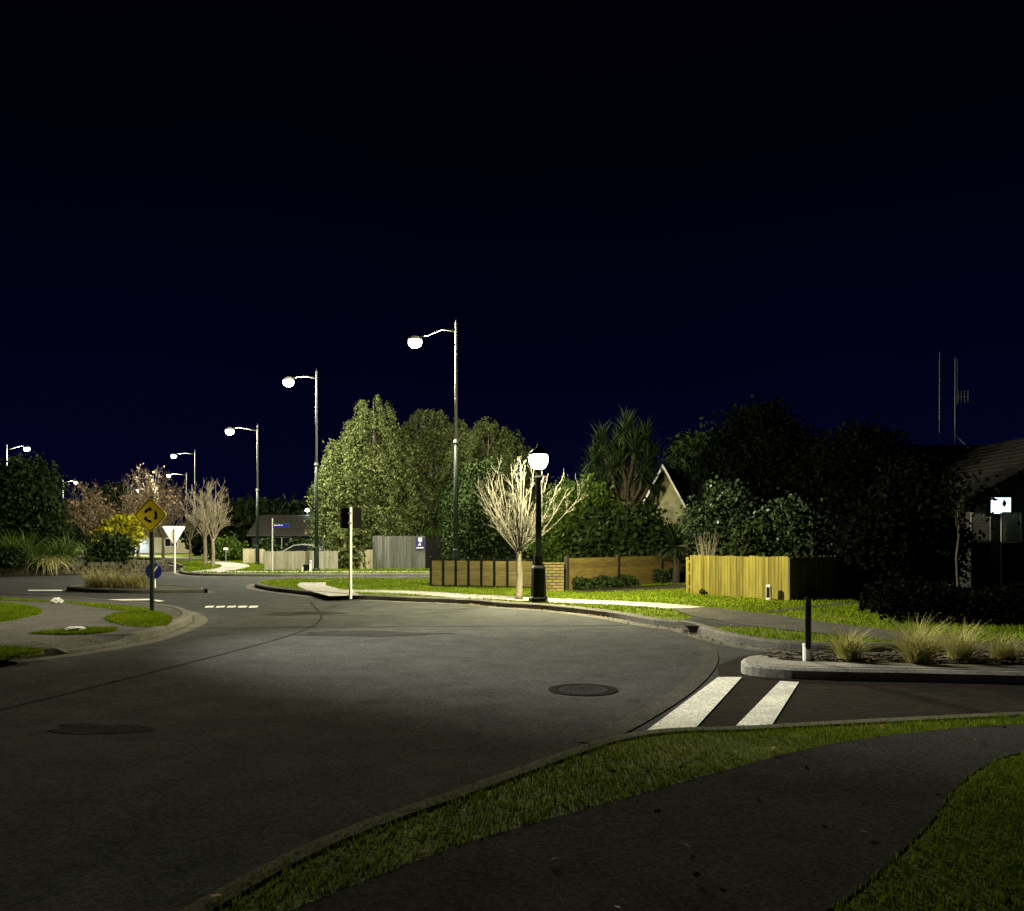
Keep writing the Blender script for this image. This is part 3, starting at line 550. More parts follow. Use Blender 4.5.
# roundabout planting
gz = .40
crowntree('broadleaf_tree', 'bushy dark green tree crowning the roundabout island', (-25.0, 43.5, gz), [(0, 0, 4.0, 1.6, 1.6, 1.2), (-1.2, 0, 3.3, 1.6, 1.6, 1.4), (.5, -.2, 2.9, 1.4, 1.4, 1.2), (0, 0, 2.0, 2.0, 1.8, 1.3)], .14, 'dark', 'dkbark', 700, 36, .32, .16)
crowntree('broadleaf_tree', 'second dark green tree at the hidden side of the roundabout', (-30, 45.5, gz), [(0, 0, 3.4, 1.9, 1.8, 1.5), (0, 0, 2.2, 2.2, 2, 1.4)], .14, 'dark', 'dkbark', 500, 36, .32, .16)
FL = [(-25.4, 37.9, 1.8, 'short flax bush right behind the stone wall near the picture edge'), (-21.9, 38.5, 1.7, 'short flax bush beside the dry trailing grass'), (-23.7, 38.0, 1.7, 'short flax bush between two taller ones over the wall'), (-24.6, 38.6, 2.2, 'flax bush with tall upright blades over the stone wall'), (-22.8, 38.9, 2.0, 'flax bush below the roundabout tree'), (-21.3, 40.3, 2.1, 'arching flax bush spilling over the wall end'), (-20.6, 42.2, 1.7, 'flax bush behind the round dark shrub'), (-26.2, 38.3, 1.9, 'flax bush cut by the picture edge'), (-23.4, 40.5, 2.4, 'tallest flax bush behind the front flax row')]
for (x, y, L, lb) in FL:
    t = straps(MB(), 260, L, .075, up=(.5, 1.5), droop=1.25, seg=6, base_r=.4).build('flax_bush', M['flax'], fixn=False); t.location = (x, y, gz); tag(t, lb, 'flax', 'flax bushes on the roundabout')
for (x, y, r, lb) in ((-19.75, 42.0, .9, 'rounded dark green shrub closing the roundabout planting'), (-22.2, 37.75, .42, 'low dark shrub behind the stone wall under the flax'), (-24.2, 37.4, .42, 'low dark shrub behind the stone wall near the picture edge')):
    crowntree('shrub', lb, (x, y, gz), [(0, 0, r*.75, r, r*.7, r*.8)], .13, 'dark', 'dkbark', 130, 22, .18, .04, cat='shrub', group='round shrubs on the roundabout')
straps_t = straps(MB(), 200, 1.5, .03, up=(.2, .9), droop=1.7, seg=6, base_r=.35).build('trailing_grass', M['drygrass'], fixn=False); straps_t.location = (-21.0, 38.6, gz+.1); tag(straps_t, 'dry trailing grass hanging over the stone wall', 'tussock')
crowntree('shrub', 'bright yellow leafy shrub lit up beyond the roundabout', (XA(122, 58), 58, H), [(0, 0, 1.9, 1.3, 1, 1.2), (-.6, 0, 1.3, .9, .8, .9)], .2, 'yellow', 'bark', 190, 20, .26, .07, cat='shrub')
# more distant trees
for (px, Y, h, r, lb) in ((252, 72, 4.9, 3.2, 'dark broad tree behind the third lamp column'), (282, 84, 5.2, 3.0, 'dark tree rising behind the tiled roof'), (222, 80, 4.5, 3.0, 'dim tree behind the bare street trees'), (118, 100, 8.5, 4.5, 'tall dark far tree beyond the autumn trees'),
                      (60, 110, 7, 5, 'far dark tree behind the rusty autumn tree'), (330, 78, 6.0, 2.6, 'dark far tree at the birch edge'), (560, 60, 5.2, 3.4, 'far dark tree behind the lantern'), (640, 64, 5.0, 4, 'far dark tree behind the cabbage tree'), (820, 55, 4.6, 4.5, 'far dark tree between the two black evergreens'), (20, 92, 6, 4, 'far dark tree behind the roundabout tree')):
    crowntree('distant_tree', lb, (XA(px, Y), Y, H), [(0, 0, h*.68, r*.8, r*.8, h*.28), (-r*.4, 0, h*.45, r*.7, r*.7, h*.3), (r*.4, 0, h*.42, r*.7, r*.7, h*.3)], .4, 'dark', 'dkbark', 260, 18, .5, .2, 'trees beyond the far street')
for (px, Y, r, lb) in ((230, 60, 1.0, 'pale twiggy round shrub beyond the far footpath'), (222, 64, .9, 'dark low shrub beside the far sign'), (300, 56, .9, 'low shrub behind the parked car'), (268, 58, .8, 'low shrub beneath the street name blade')):
    crowntree('shrub', lb, (XA(px, Y), Y, H), [(0, 0, r*.8, r, r*.8, r*.8)], .16, 'green' if px == 230 else 'dark', 'bark', 100, 20, .22, .05, cat='shrub', group='shrubs on the far verge')

# ------------------------------------------------------------------ fences
def fence_root(name, label, a, b_, group=None):
    d = math.atan2(b_[1]-a[1], b_[0]-a[0]); L = math.hypot(b_[0]-a[0], b_[1]-a[1]); return thing(name, label, 'fence', (a[0], a[1], H), d, group), L
def paling(name, label, a, b_, h, m, pw=.1, gap=.008, postm=None, pstep=2.0, ragged=.018, group=None, back=1):
    t, L = fence_root(name, label, a, b_, group); P = MB(); x = 0
    while x < L-.02:
        w = min(pw*random.uniform(.94, 1.05), L-x); hh = h+random.uniform(-ragged, ragged)
        P.box((x+w/2, random.uniform(-.004, .004), hh/2+.005), (w-gap, .02, hh), random.uniform(-.004, .004)); x += w
    P.build('palings', M[m], t)
    r = MB(); [r.box((L/2, back*.038, z), (L, .045, .075)) for z in (.2, h*.55, h-.15)]; r.build('rails', M[m], t)
    n = max(1, round(L/pstep))
    for k in range(n+1): MB().box((min(max(k*L/n, .05), L-.05), back*.105, h/2-.03), (.09, .088, h)).build('post', M[postm or m], t)
    return t
yA, yB = V(690, 594), V(790, 600.8)
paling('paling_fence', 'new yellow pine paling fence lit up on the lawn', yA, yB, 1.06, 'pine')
paling('paling_fence', 'dark unlit return of the yellow paling fence', (yB[0]+.03, yB[1]+.02), (10.6, 24.3), 1.06, 'brownp')  # same fence in darker boards: the shade on this side is in the colour
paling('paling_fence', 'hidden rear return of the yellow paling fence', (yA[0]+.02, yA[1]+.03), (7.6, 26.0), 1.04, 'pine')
paling('weathered_fence', 'low weathered grey paling fence before the parked car', (XA(264, 41.6), 41.6), (XA(338, 42.2), 42.2), .93, 'greyp', .12)
paling('weathered_fence', 'short cream fence end behind the third lamp column', (XA(243, 53.5), 53.5), (XA(263, 52.5), 52.6), .92, 'creamp', .14)
paling('weathered_fence', 'short cream fence stub touching the tall grey fence', (XA(361, 42.8), 42.8), (XA(372.5, 43.4), 43.4), .98, 'creamp', .14)
paling('tall_fence', 'tall grey stained paling fence carrying the navy poster', (XA(372.5, 43.6), 43.6), (XA(425, 43.2), 43.2), 1.68, 'dkp', .13, ragged=.03)
paling('tall_fence', 'tall black stained fence continuing the grey one', (XA(425.5, 43.2), 43.3), (XA(520, 46), 46), 1.62, 'blackp', .14)
# navy poster on the grey fence
px0 = XA(420, 43.1); t = thing('poster', 'small navy poster with white emblem fixed on the grey fence', 'sign', (px0, 43.16, 1.42))
MB().box((0, 0, 0), (.46, .02, .62)).build('panel', M['navy'], t)
MB().prism([(-.10, .30), (.10, .30), (.11, .13), (.02, .05), (-.10, .12)], -.014, -.010, 'y').prism([(0.0, .05), (-.04, .02), (-.13, -.10), (.05, -.10)], -.014, -.010, 'y').box((0, -.012, -.215), (.36, .004, .08)).build('emblem', M['paper'], t)
# brown panel fence with dark posts
fa, fb = V(431, 586.5), V(534, 588.3)
t, L = fence_root('panel_fence', 'low brown panel fence with thin black posts behind the bare tree', fa, fb)
nP = 8
for k in range(nP+1): MB().box((k*L/nP, 0, .47), (.075, .075, .96 if k % 2 == 0 else .92)).build('post', M['black'], t, bevel=.008)
for k in range(nP):
    p = MB(); c = (k+.5)*L/nP
    for j in range(7): p.box((c, random.uniform(-.003, .003), .10+j*.112), (L/nP-.08, .022, .109))
    p.build('panel', M['brownp'], t)
MB().box((L/2, 0, .888), (L, .05, .03)).build('cap_rail', M['black'], t); MB().box((L/2, 0, .03), (L, .03, .05)).build('base_rail', M['black'], t)
# brick pier with letterbox
pr = V(553.5, 591); t = thing('brick_pier', 'squat yellow brick pier beside the lantern post', 'pier', (pr[0], pr[1], H), R(4))
MB().box((0, 0, .39), (.56, .34, .78)).build('body', M['brick'], t); MB().box((0, 0, .80), (.60, .38, .05)).build('cap', M['brick'], t, bevel=.008)
t = thing('letterbox', 'small black letterbox hung on the yellow brick pier', 'letterbox', (pr[0]-.34, pr[1]-.06, .68)); MB().box((0, 0, .09), (.11, .2, .2)).build('body', M['black'], t, bevel=.01); MB().box((0, -.11, .13), (.08, .02, .012)).build('slot', M['ltgrey'], t)
paling('panel_fence', 'short brown fence piece between panel fence and brick pier', (fb[0]+.05, fb[1]), (pr[0]-.3, pr[1]+.2), .8, 'brownp', .12, pstep=1)
# horizontal board fence running back from the pier
ha, hb = (1.62, 24.95), (6.9, 31.4)
t, L = fence_root('board_fence', 'brown horizontal board fence running back from the brick pier', ha, hb)
n = 3
for k in range(n):
    p = MB(); x0, x1 = k*L/n+.06, (k+1)*L/n-.06
    for j in range(6): p.box(((x0+x1)/2, random.uniform(-.004, .004), .09+j*.155), (x1-x0, .024, .150))
    p.build('boards', M['hwood'], t)
for k in range(n+1): MB().box((k*L/n, .02, .5), (.11, .11, 1.02)).build('post', M['dkbark'], t, bevel=.01)
# service pillar in front of the yellow fence
t = thing('service_pillar', 'small pale service pillar casting a shadow on the yellow fence', 'utility box', (6.30, 20.85, H), R(-40)); MB().box((0, 0, .19), (.12, .10, .38)).build('body', M['ltgrey'], t, bevel=.012); MB().box((0, -.053, .2), (.08, .006, .26)).build('door', M['black'], t)

# ------------------------------------------------------------------ street lamps
def glow(parent, loc, energy, col, name='lamp_light', rad=.2):
    l = bpy.data.lights.new(name, 'POINT'); l.energy = energy; l.color = col; l.shadow_soft_size = rad
    o = bpy.data.objects.new(name, l); COL.objects.link(o); o.location = loc; o.parent = parent; return o
def spot(parent, loc, energy, size, blend, col, name='lamp_light', rad=.18):
    l = bpy.data.lights.new(name, 'SPOT'); l.energy = energy; l.spot_size = R(size); l.spot_blend = blend; l.color = col; l.shadow_soft_size = rad
    o = bpy.data.objects.new(name, l); COL.objects.link(o); o.location = loc; o.parent = parent; return o
WARM = (1, .93, .66); LG = 'street lamps along the roads'
def street_lamp(label, loc, h, arm, drop, energy=4500, size=150, blend=.5, side=-1, rz=0, gl=.42):
    t = thing('street_lamp', label, 'street lamp', (*loc, H), rz, LG)
    MB().lathe([(.17, -.02), (.17, .08), (.125, .14), (.12, 1.05), (.135, 1.1), (.10, 1.16)], n=14).build('base', M['poledark'], t)
    MB().lathe([(.09, 1.16), (.075, h*.53)], n=12).build('column', M['poledark'], t, smooth=True)
    MB().lathe([(.1, h*.53-.03), (.11, h*.53), (.07, h*.53+.12)], n=12).build('collar', M['galv'], t)
    MB().lathe([(.062, h*.53+.02), (.042, h-.1), (.05, h-.06), (.01, h+.12)], n=12).build('upper_column', M['galv'], t, smooth=True)
    s = side; hx = s*arm; hz = h-drop
    MB().tube([(0, 0, h-.35), (s*arm*.35, 0, h-.15-drop*.2), (s*arm*.7, 0, hz+.22), (hx-s*.12, 0, hz+.16)], [.035, .032, .03, .028], 8).build('arm', M['galv'], t, smooth=True)
    hd = MB()._lathe([(.02, .24), (.12, .22), (.25, .13), (.27, .06), (.26, .05), (.02, .08)], (hx, 0, hz), 16).build('lamp_head', M['ltgrey'], t, smooth=True)
    MB()._lathe([(.255, .048), (.265, -.05), (.22, -.16), (.11, -.23), (.01, -.245)], (hx, 0, hz), 16).build('bowl', M['bowl'], hd, smooth=True)
    if size < 150: spot(t, (hx, 0, hz-.30), energy, size, blend, WARM)
    else:
        spot(t, (hx, 0, hz-.30), energy, 136, .4, WARM); glow(t, (hx, 0, hz-.45), energy*gl, WARM)
    return t
street_lamp('tallest-looking street lamp rising between the birches', (XA(456, 32.2), 32.2), 9.75, 1.55, .75, energy=5000, gl=1.5)
street_lamp('street lamp column beside the low grey fence', (XA(316.5, 40.9), 40.9), 9.6, 1.35, .5, energy=4500, gl=1.1)
street_lamp('street lamp column at the short cream fence end', (XA(257.5, 52), 52), 8.5, 1.7, .35, energy=6000, gl=.7)
street_lamp('distant street lamp just above the bare tree tops', (XA(195, 80), 80), 9.9, 2.0, .5, energy=9000, gl=.8)
street_lamp('more distant street lamp between bare and autumn trees', (XA(186.6, 110), 110), 10.2, 2.3, .35, energy=9000, gl=.8)
street_lamp('farthest small street lamp shining through autumn twigs', (XA(149, 140), 140), 10.2, 1.9, .5, energy=9000, gl=.8)
street_lamp('street lamp shining above the roundabout tree', (XA(7, 75), 75), 9.8, 1.75, .25, side=1, energy=9000, gl=.8)
street_lamp('distant street lamp over the rusty autumn tree', (XA(63, 120), 120), 9.9, 1.8, .25, side=1, energy=9000, gl=.8)
street_lamp('street lamp outside the view lighting the sign corner', (-13.6, 15.2), 8.5, 1.6, .3, energy=4200, size=92, blend=.5, side=1)
ll = bpy.data.objects['street_lamp.008']; q_ = spot(ll, (1.6, 0, 7.9), 27000, 42, .8, (1, .95, .78)); q_.rotation_euler = Vector((13.2, -2.9, -7.4)).to_track_quat('-Z', 'Y').to_euler()
street_lamp('street lamp outside the view beyond the tiled house', (33, 47), 10, 1.6, .4, energy=1200)
# heritage lantern post
lp = V(538.5, 602.3); t = thing('lantern_post', 'black heritage lantern post glowing beside the bare street tree', 'lamp post', (*lp, H))
MB().lathe([(.23, -.02), (.23, .10), (.19, .14), (.175, .50), (.16, .78), (.175, .82), (.13, .88)], n=8).build('base', M['black'], t)
MB().lathe([(.10, .88), (.10, 1.1), (.075, 1.2), (.062, 2.9), (.085, 2.93), (.085, 3.0), (.055, 3.04), (.05, 3.1)], n=14).build('post', M['black'], t, smooth=True)
ln = MB()._lathe([(.06, 3.08), (.085, 3.12), (.09, 3.14), (.09, 3.15)], (0, 0, 0), 16).build('lantern_cradle', M['black'], t)
gl = MB()._lathe([(.085, 3.152), (.17, 3.2), (.225, 3.32), (.235, 3.42), (.215, 3.5), (.02, 3.505)], (0, 0, 0), 20).build('lantern_glass', M['lantern'], t, smooth=True)
MB()._lathe([(.24, 3.508), (.245, 3.52), (.15, 3.62), (.06, 3.67), (.03, 3.70), (.045, 3.73), (.005, 3.80)], (0, 0, 0), 16).build('lantern_cap', M['black'], t, smooth=True)

glow(t, (0, 0, 3.40), 9300, (1, .91, .53), rad=.15)
# ------------------------------------------------------------------ signs
def disc(mb, r, y0, y1, c=(0, 0), n=28): return mb.prism([(c[0]+r*math.cos(6.2832*k/n), c[1]+r*math.sin(6.2832*k/n)) for k in range(n)], y0, y1, 'y')
def arcarrow(mb, r0, r1, a0, a1, y0, y1, n=10):
    # a curved arrow drawn clockwise from angle a0 down to a1
    A = np.linspace(a0, a1, n)
    for i in range(n-1):
        q = [(r*math.cos(a), r*math.sin(a)) for r, a in ((r0, A[i]), (r1, A[i]), (r1, A[i+1]), (r0, A[i+1]))]; mb.prism(q, y0, y1, 'y')
    rm = (r0+r1)/2; w = (r1-r0)*1.05; d = -.40
    mb.prism([((rm-w)*math.cos(a1), (rm-w)*math.sin(a1)), ((rm+w)*math.cos(a1), (rm+w)*math.sin(a1)), (rm*math.cos(a1+d)*1.02, rm*math.sin(a1+d)*1.02)], y0, y1, 'y')
    return mb
sp = V(152, 612.3)
t = thing('roundabout_sign', 'yellow diamond roundabout warning sign on a dark pole', 'road sign', (*sp, .13), R(-8))
MB().lathe([(.045, -.05), (.045, 2.36)], n=10).build('post', M['poledark'], t)
s = .40
def rdiamond(r, k=.86):
    P = []
    for i in range(4):
        a = math.pi/2*i; c, d = math.cos(a), math.sin(a)
        for u in (-1, 0, 1): P.append((c*r*(k+(1-k)*(.55 if u == 0 else 0))-d*u*r*(1-k), d*r*(k+(1-k)*(.55 if u == 0 else 0))+c*u*r*(1-k)))
    return P
z0 = 1.98
pn = MB().add([], []); pn.prism(rdiamond(.37), -.062, -.05, 'y').build('panel', M['sgnyel'], t).location = (0, 0, z0)
bd = MB(); o1, o2 = rdiamond(.352), rdiamond(.335); k = len(o1)
for i in range(k): bd.prism([o1[i], o1[(i+1) % k], o2[(i+1) % k], o2[i]], -.066, -.063, 'y')
bd.build('border', M['black'], t).location = (0, 0, z0)
for j in range(3):
    a = R(158-120*j); arcarrow(MB(), .10, .15, a, a-R(62), -.067, -.063).build('arrow', M['black'], t).location = (0, 0, z0)
ks = (XA(154.5, 26.3), 26.3)
t = thing('keep_left_sign', 'blue disc sign with white slanting arrow on a short white post', 'road sign', (*ks, H))
MB().lathe([(.04, -.05), (.04, .62)], n=10).build('post', M['white'], t)
dd = MB(); disc(dd, .25, -.062, -.05).build('disc', M['sgnblue'], t).location = (0, 0, .52)
ar = MB(); u = Vector((-.62, -.78)); q = Vector((.78, -.62))
def pt(a, b): v = u*a+q*b; return (v.x, v.y)
ar.prism([pt(-.19, -.03), pt(-.19, .03), pt(.08, .03), pt(.08, -.03)], -.067, -.063, 'y').prism([pt(.06, -.09), pt(.06, .09), pt(.19, 0)], -.067, -.063, 'y').build('arrow', M['white'], t).location = (0, 0, .52)
gw = (XA(173.5, 38.2), 38.4)
t = thing('give_way_sign', 'pale triangle back of a give way sign on white post', 'road sign', (-15.6, 39.3, H), R(50))
MB().lathe([(.045, -.05), (.045, 2.0)], n=10).build('post', M['white'], t)
MB().prism([(-.56, .36), (-.52, .40), (.52, .40), (.56, .36), (.05, -.42), (-.05, -.42)], .05, .062, 'y').build('panel', M['white'], t).location = (0, 0, 1.72)
MB().box((0, .0, 1.9), (.11, .1, .04)).box((0, 0, 1.62), (.11, .1, .04)).build('bracket', M['ltgrey'], t)
bs = V(350.5, 597)
t = thing('square_sign', 'black square back of a road sign on pale thin post', 'road sign', (*bs, H))
MB().lathe([(.04, -.05), (.04, 2.33)], n=10).build('post', M['ltgrey'], t); MB().box((0, .055, 2.05), (.56, .012, .54)).build('panel', M['black'], t, bevel=.004); MB().box((0, .0, 2.18), (.1, .095, .04)).box((0, 0, 1.92), (.1, .095, .04)).build('bracket', M['galv'], t)
st = (XA(272.3, 39.6), 39.6)
t = thing('street_name_sign', 'blue street name blade on a tall grey post', 'street sign', (*st, H))
MB().lathe([(.035, -.05), (.035, 2.5)], n=10).build('post', M['ltgrey'], t)
bl = MB().box((.40, 0, 2.17), (.72, .03, .17)).build('name_blade', M['sgnblue'], t, bevel=.006)
lt = MB(); x = .09
for w in (.05, .035, .03, .04, .03, .045, .035, .04, .03): lt.box((x+w/2, -.018, 2.165+(.012 if w > .042 else 0)), (w*.8, .004, .045+(.024 if w > .042 else 0))); x += w+.008
lt.build('lettering', M['white'], bl)
fs = (XA(226, 56), 56)
t = thing('small_sign', 'tiny pale sign on thin post beyond the far footpath', 'sign', (*fs, H)); MB().lathe([(.03, -.05), (.03, 1.0)], n=8).build('post', M['galv'], t); MB().box((0, -.04, .9), (.3, .015, .16)).build('panel', M['ltgrey'], t)
# island bollard seen almost edge-on
t = thing('marker_bollard', 'dark narrow marker blade on a white stub in the mulch', 'bollard', (3.57, 10.3, H), R(68))
MB().lathe([(.045, -.03), (.045, .20), (.05, .21), (.05, .225)], n=14).build('post', M['white'], t)
MB().prism([(-.045, .16), (.045, .16), (.115, .34), (.125, .52), (.11, .74), (.07, .77), (-.07, .77), (-.11, .74), (-.125, .52), (-.115, .34)], -.05, .012, 'y').build('blade', M['black'], t, bevel=.012)
MB().box((0, 0, .775), (.10, .06, .02)).build('cap', M['black'], t, bevel=.006)
# black box with white marker post by the low grey fence
t = thing('meter_box', 'small black box on the grass before the low grey fence', 'utility box', (XA(306.5, 40.2), 40.2, H)); MB().box((0, 0, .15), (.26, .2, .3)).build('body', M['black'], t, bevel=.012); MB().box((0, 0, .31), (.29, .23, .03)).build('lid', M['poledark'], t, bevel=.008)
t = thing('marker_post', 'short white marker post next to the black meter box', 'post', (XA(310.6, 40), 40, H)); MB().box((0, 0, .26), (.09, .09, .54)).build('post', M['white'], t, bevel=.008); MB().box((0, -.048, .42), (.06, .004, .06)).build('reflector', M['black'], t)
t = thing('marker_post', 'stubby white peg at the other side of the meter box', 'post', (XA(302.5, 40), 40, H)); MB().box((0, 0, .09), (.07, .07, .2)).build('post', M['white'], t, bevel=.008)
# scraps of white litter
def litter(label, loc, sx, sy, sz, seed, nm='paper_bag'):
    random.seed(seed); bm = bmesh.new(); bmesh.ops.create_icosphere(bm, subdivisions=3, radius=1)
    for v in bm.verts:
        n = math.sin(v.co.x*5+seed)*math.sin(v.co.y*6)*math.sin(v.co.z*4+1); v.co *= 1+.28*n+random.uniform(-.06, .06); v.co = Vector((v.co.x*sx, v.co.y*sy, max(v.co.z, -.35)*sz+.35*sz))
    me = bpy.data.meshes.new(nm); bm.to_mesh(me); bm.free(); me.materials.append(M['paper']); o = bpy.data.objects.new(nm, me); COL.objects.link(o); o.location = loc; tag(o, label, 'litter')
a = V(57, 603.4); litter('crumpled white paper bag on the footpath edge strip', (*a, .13), .13, .09, .09, 4)
a = V(75, 632.2); litter('flat torn white paper scrap on the dark grass patch', (*a, .165), .16, .10, .035, 8, 'paper_scrap')

# ------------------------------------------------------------------ houses
def roofmesh(w, d, hw, rh, ov=.35, th=.09, axis='x'):
    m = MB()
    hd = d/2+ov; L = w+2*ov; sl = rh/(d/2)
    for s in (-1, 1):
        pr = [(-0, hw+rh+.02), (s*hd, hw+rh+.02-sl*hd), (s*hd, hw+rh+.02-sl*hd-th), (0, hw+rh+.02-th)]
        P = [((-L/2), y, z) for y, z in pr]+[((L/2), y, z) for y, z in pr]
        if axis == 'y': P = [(-p[1], p[0], p[2]) for p in P]
        m.add(P, [(0, 1, 2, 3), (7, 6, 5, 4), (0, 4, 5, 1), (1, 5, 6, 2), (2, 6, 7, 3), (3, 7, 4, 0)])
    # tile courses
    n = int(math.hypot(d/2+ov, rh)/.33)
    for s in (-1, 1):
        for k in range(n):
            y = s*hd*(k+1)/(n+1); z = hw+rh+.035-sl*abs(y); c = (0, y, z); q = MB().box(c, (L-.02, .05, .03))
            P = q.v[0]
            if axis == 'y': P = np.column_stack([-P[:, 1], P[:, 0], P[:, 2]])
            m.add(P, q.f)
    return m
def walls(w, d, hw, rh, axis='x'):
    m = MB(); e = .0
    if axis == 'x': pf = [(-d/2, -.05), (d/2, -.05), (d/2, hw-.1), (0, hw+rh-.1), (-d/2, hw-.1)]; P = [(-w/2, y, z) for y, z in pf]+[(w/2, y, z) for y, z in pf]
    else: pf = [(-w/2, -.05), (w/2, -.05), (w/2, hw-.1), (0, hw+rh-.1), (-w/2, hw-.1)]; P = [(x, -d/2, z) for x, z in pf]+[(x, d/2, z) for x, z in pf]
    return m.add(P, [(4, 3, 2, 1, 0), (5, 6, 7, 8, 9)]+[(i, (i+1) % 5, 5+(i+1) % 5, 5+i) for i in range(5)])
def window(par, x, y, z, w, h, pm='glass', fm='white', mull=1):
    f = MB()
    for sx in (-1, 1): f.box((x+sx*w/2, y, z), (.06, .06, h+.06))
    for sz in (-1, 1): f.box((x, y, z+sz*h/2), (w-.061, .06, .06))
    for k in range(mull): f.box((x-w/2+w*(k+1)/(mull+1), y, z), (.04, .05, h-.06))
    o = f.build('window', M[fm], par); MB().box((x, y+.005, z), (w, .02, h)).build('pane', M[pm], o)
# far tiled house
t = thing('tiled_house', 'low tiled house with parked car before it', 'house', (-15.6, 69, H))
walls(9, 6.5, 2.0, 1.5).build('wall', M['walld'], t); roofmesh(9, 6.5, 2.0, 1.5).build('roof', M['roof'], t)
MB().box((4.1, -3.35, .98), (.45, .14, 1.95)).build('porch_wall', M['wallc'], t); window(t, 1.8, -3.27, 1.2, 1.6, 1.0); window(t, -2.2, -3.27, 1.2, 1.4, 1.0); MB().box((-.2, -3.28, .95), (.9, .05, 1.95)).build('door', M['blackp'], t)
t = thing('security_light', 'bluish white security light above the tiled roof', 'lamp', (XA(308, 69.5), 69.2, 3.5)); MB().lathe([(.03, -.3), (.03, .42)], n=8).build('bracket', M['galv'], t); MB()._lathe([(.13, .42), (.15, .5), (.12, .62), (.02, .64)], (0, 0, 0), 12).build('bulb', M['cool'], t)
# pale gable house
t = thing('gable_house', 'pale house with a steep pointed gable behind the trees', 'house', (7.35, 37.2, H), R(-24))
walls(1.9, 5.5, 2.75, 1.75, 'y').build('wall', M['wallo'], t); roofmesh(5.5, 1.9, 2.75, 1.75, .30, axis='y').build('roof', M['roofd'], t)
bb = MB(); hd = .95+.30; sl = 1.75/.95
for s_ in (-1, 1): bb.prism([(0, 4.56), (s_*hd, 4.56-sl*hd), (s_*hd, 4.40-sl*hd), (0, 4.40)], -3.08, -3.055, 'y')
bb.build('barge_board', M['white'], t); window(t, 0, -2.77, 1.6, .8, 1.0)
crowntree('shrub', 'dark leafy shrub below the pointed gable', (XA(655, 31.5), 32.3, H), [(0, 0, 1.3, .8, .6, 1.1), (-.3, 0, 2.2, .6, .5, .7)], .13, 'dark', 'dkbark', 200, 22, .2, .06, cat='shrub')
# house with trellis screens
t = thing('trellis_house', 'dark house with lit window and trellis screens under a tiled roof', 'house', (16.2, 26.5, H))
walls(7.2, 6.5, 2.75, 1.95, 'y').build('wall', M['wallg'], t); roofmesh(6.5, 7.2, 2.75, 1.95, .45, axis='y').build('roof', M['roofd'], t)
rr = roofmesh(15, 7, 2.7, 2.15, .4); o = rr.build('main_roof', M['roofd'], t); o.location = (5.8, 3.8, 0)
o = walls(14.6, 6.6, 2.7, 2.0).build('main_wall', M['walld'], t); o.location = (5.8, 3.8, 0)
window(t, -2.85, -3.27, 2.42, .62, .5, 'win', 'black', 0); MB().box((-2.85, -3.29, 2.11), (.8, .06, .03)).build('sill', M['black'], t)
def trellis(label, x):
    t = thing('trellis_screen', label, 'trellis', (x, 22.85, 1.55), group='trellis screens by the lit window'); w, h = .52, .78; f = MB()
    for sx in (-1, 1): f.box((sx*w/2, 0, h/2), (.045, .04, h))
    for z in (0, h): f.box((0, 0, z), (w-.046, .04, .045))
    f.build('frame', M['white'], t); l = MB(); n = 9
    for i in range(-n, n*2):
        for s_ in (-1, 1):
            a = Vector((-w/2, 0, i*.075)); b = Vector((w/2, 0, i*.075+s_*w)); ts = [0, 1]
            c = [a.lerp(b, k/20) for k in range(21)]; c = [p for p in c if .02 < p.z < h-.02]
            if len(c) > 1: l.tube([c[0]+Vector((0, s_*.008, 0)), c[-1]+Vector((0, s_*.008, 0))], .011, 4)
    l.build('lattice', M['white'], t)
    MB().box((0, .05, -.72), (.5, .04, 1.44)).build('base_panel', M['blackp'], t)
trellis('trellis screen at the outer side of the lit window', XA(981.5, 22.85)); trellis('trellis screen at the picture edge side of the lit window', XA(1011.5, 22.85))
def antenna(label, px, top, els, Y=30.0, base=446):
    zb = ZA(base, Y)-.35; h = ZA(top, Y)-zb; t = thing('antenna', label, 'antenna', (XA(px, Y), Y, zb)); MB().lathe([(.022, 0), (.018, h*.5), (.009, h)], n=8).build('mast', M['galv'], t)
    if els:
        e = MB(); e.tube([(0, 0, h*.60), (.5, 0, h*.60)], .012, 6)
        for k, x in enumerate((.12, .22, .34, .46)): e.tube([(x, 0, h*.60-.22), (x, 0, h*.60+.22)], .008, 5)
        e.tube([(0, 0, h*.52), (.08, 0, h*.52), (.08, 0, h*.98)], .008, 5); e.build('aerial', M['galv'], t)
        MB().tube([(.0, 0, .75), (.42, -.5, .02)], .02, 6).build('stay', M['galv'], t)
antenna('plain thin antenna mast on the dark tiled roof', 939.5, 352, 0); antenna('antenna mast with side aerial on the dark tiled roof', 955, 357, 1)
# far house with a bluish lit garage
t = thing('far_house', 'far pale house with a bluish lit garage behind autumn trees', 'house', (-41.5, 99, H))
walls(10, 6, 2.1, 1.0).build('wall', M['wallc'], t); roofmesh(10, 6, 2.1, 1.0).build('roof', M['roof'], t); MB().box((-.6, -3.03, .95), (2.6, .05, 1.9)).build('garage_door', M['ltgrey'], t); window(t, 3.0, -3.02, 1.2, 1.4, .9)
t = thing('wall_light', 'cool white light under the far garage eaves', 'lamp', (-42.6, 95.9, 2.0)); MB().box((0, -.05, 0), (.16, .1, .12)).build('body', M['galv'], t); bz = MB()._lathe([(.02, -.2), (.1, -.17), (.1, -.08), (.06, -.06)], (0, -.08, 0), 12).build('bulb', M['cool'], t)
spot(t, (0, -.5, -.1), 500, 160, .6, (.6, .8, 1))

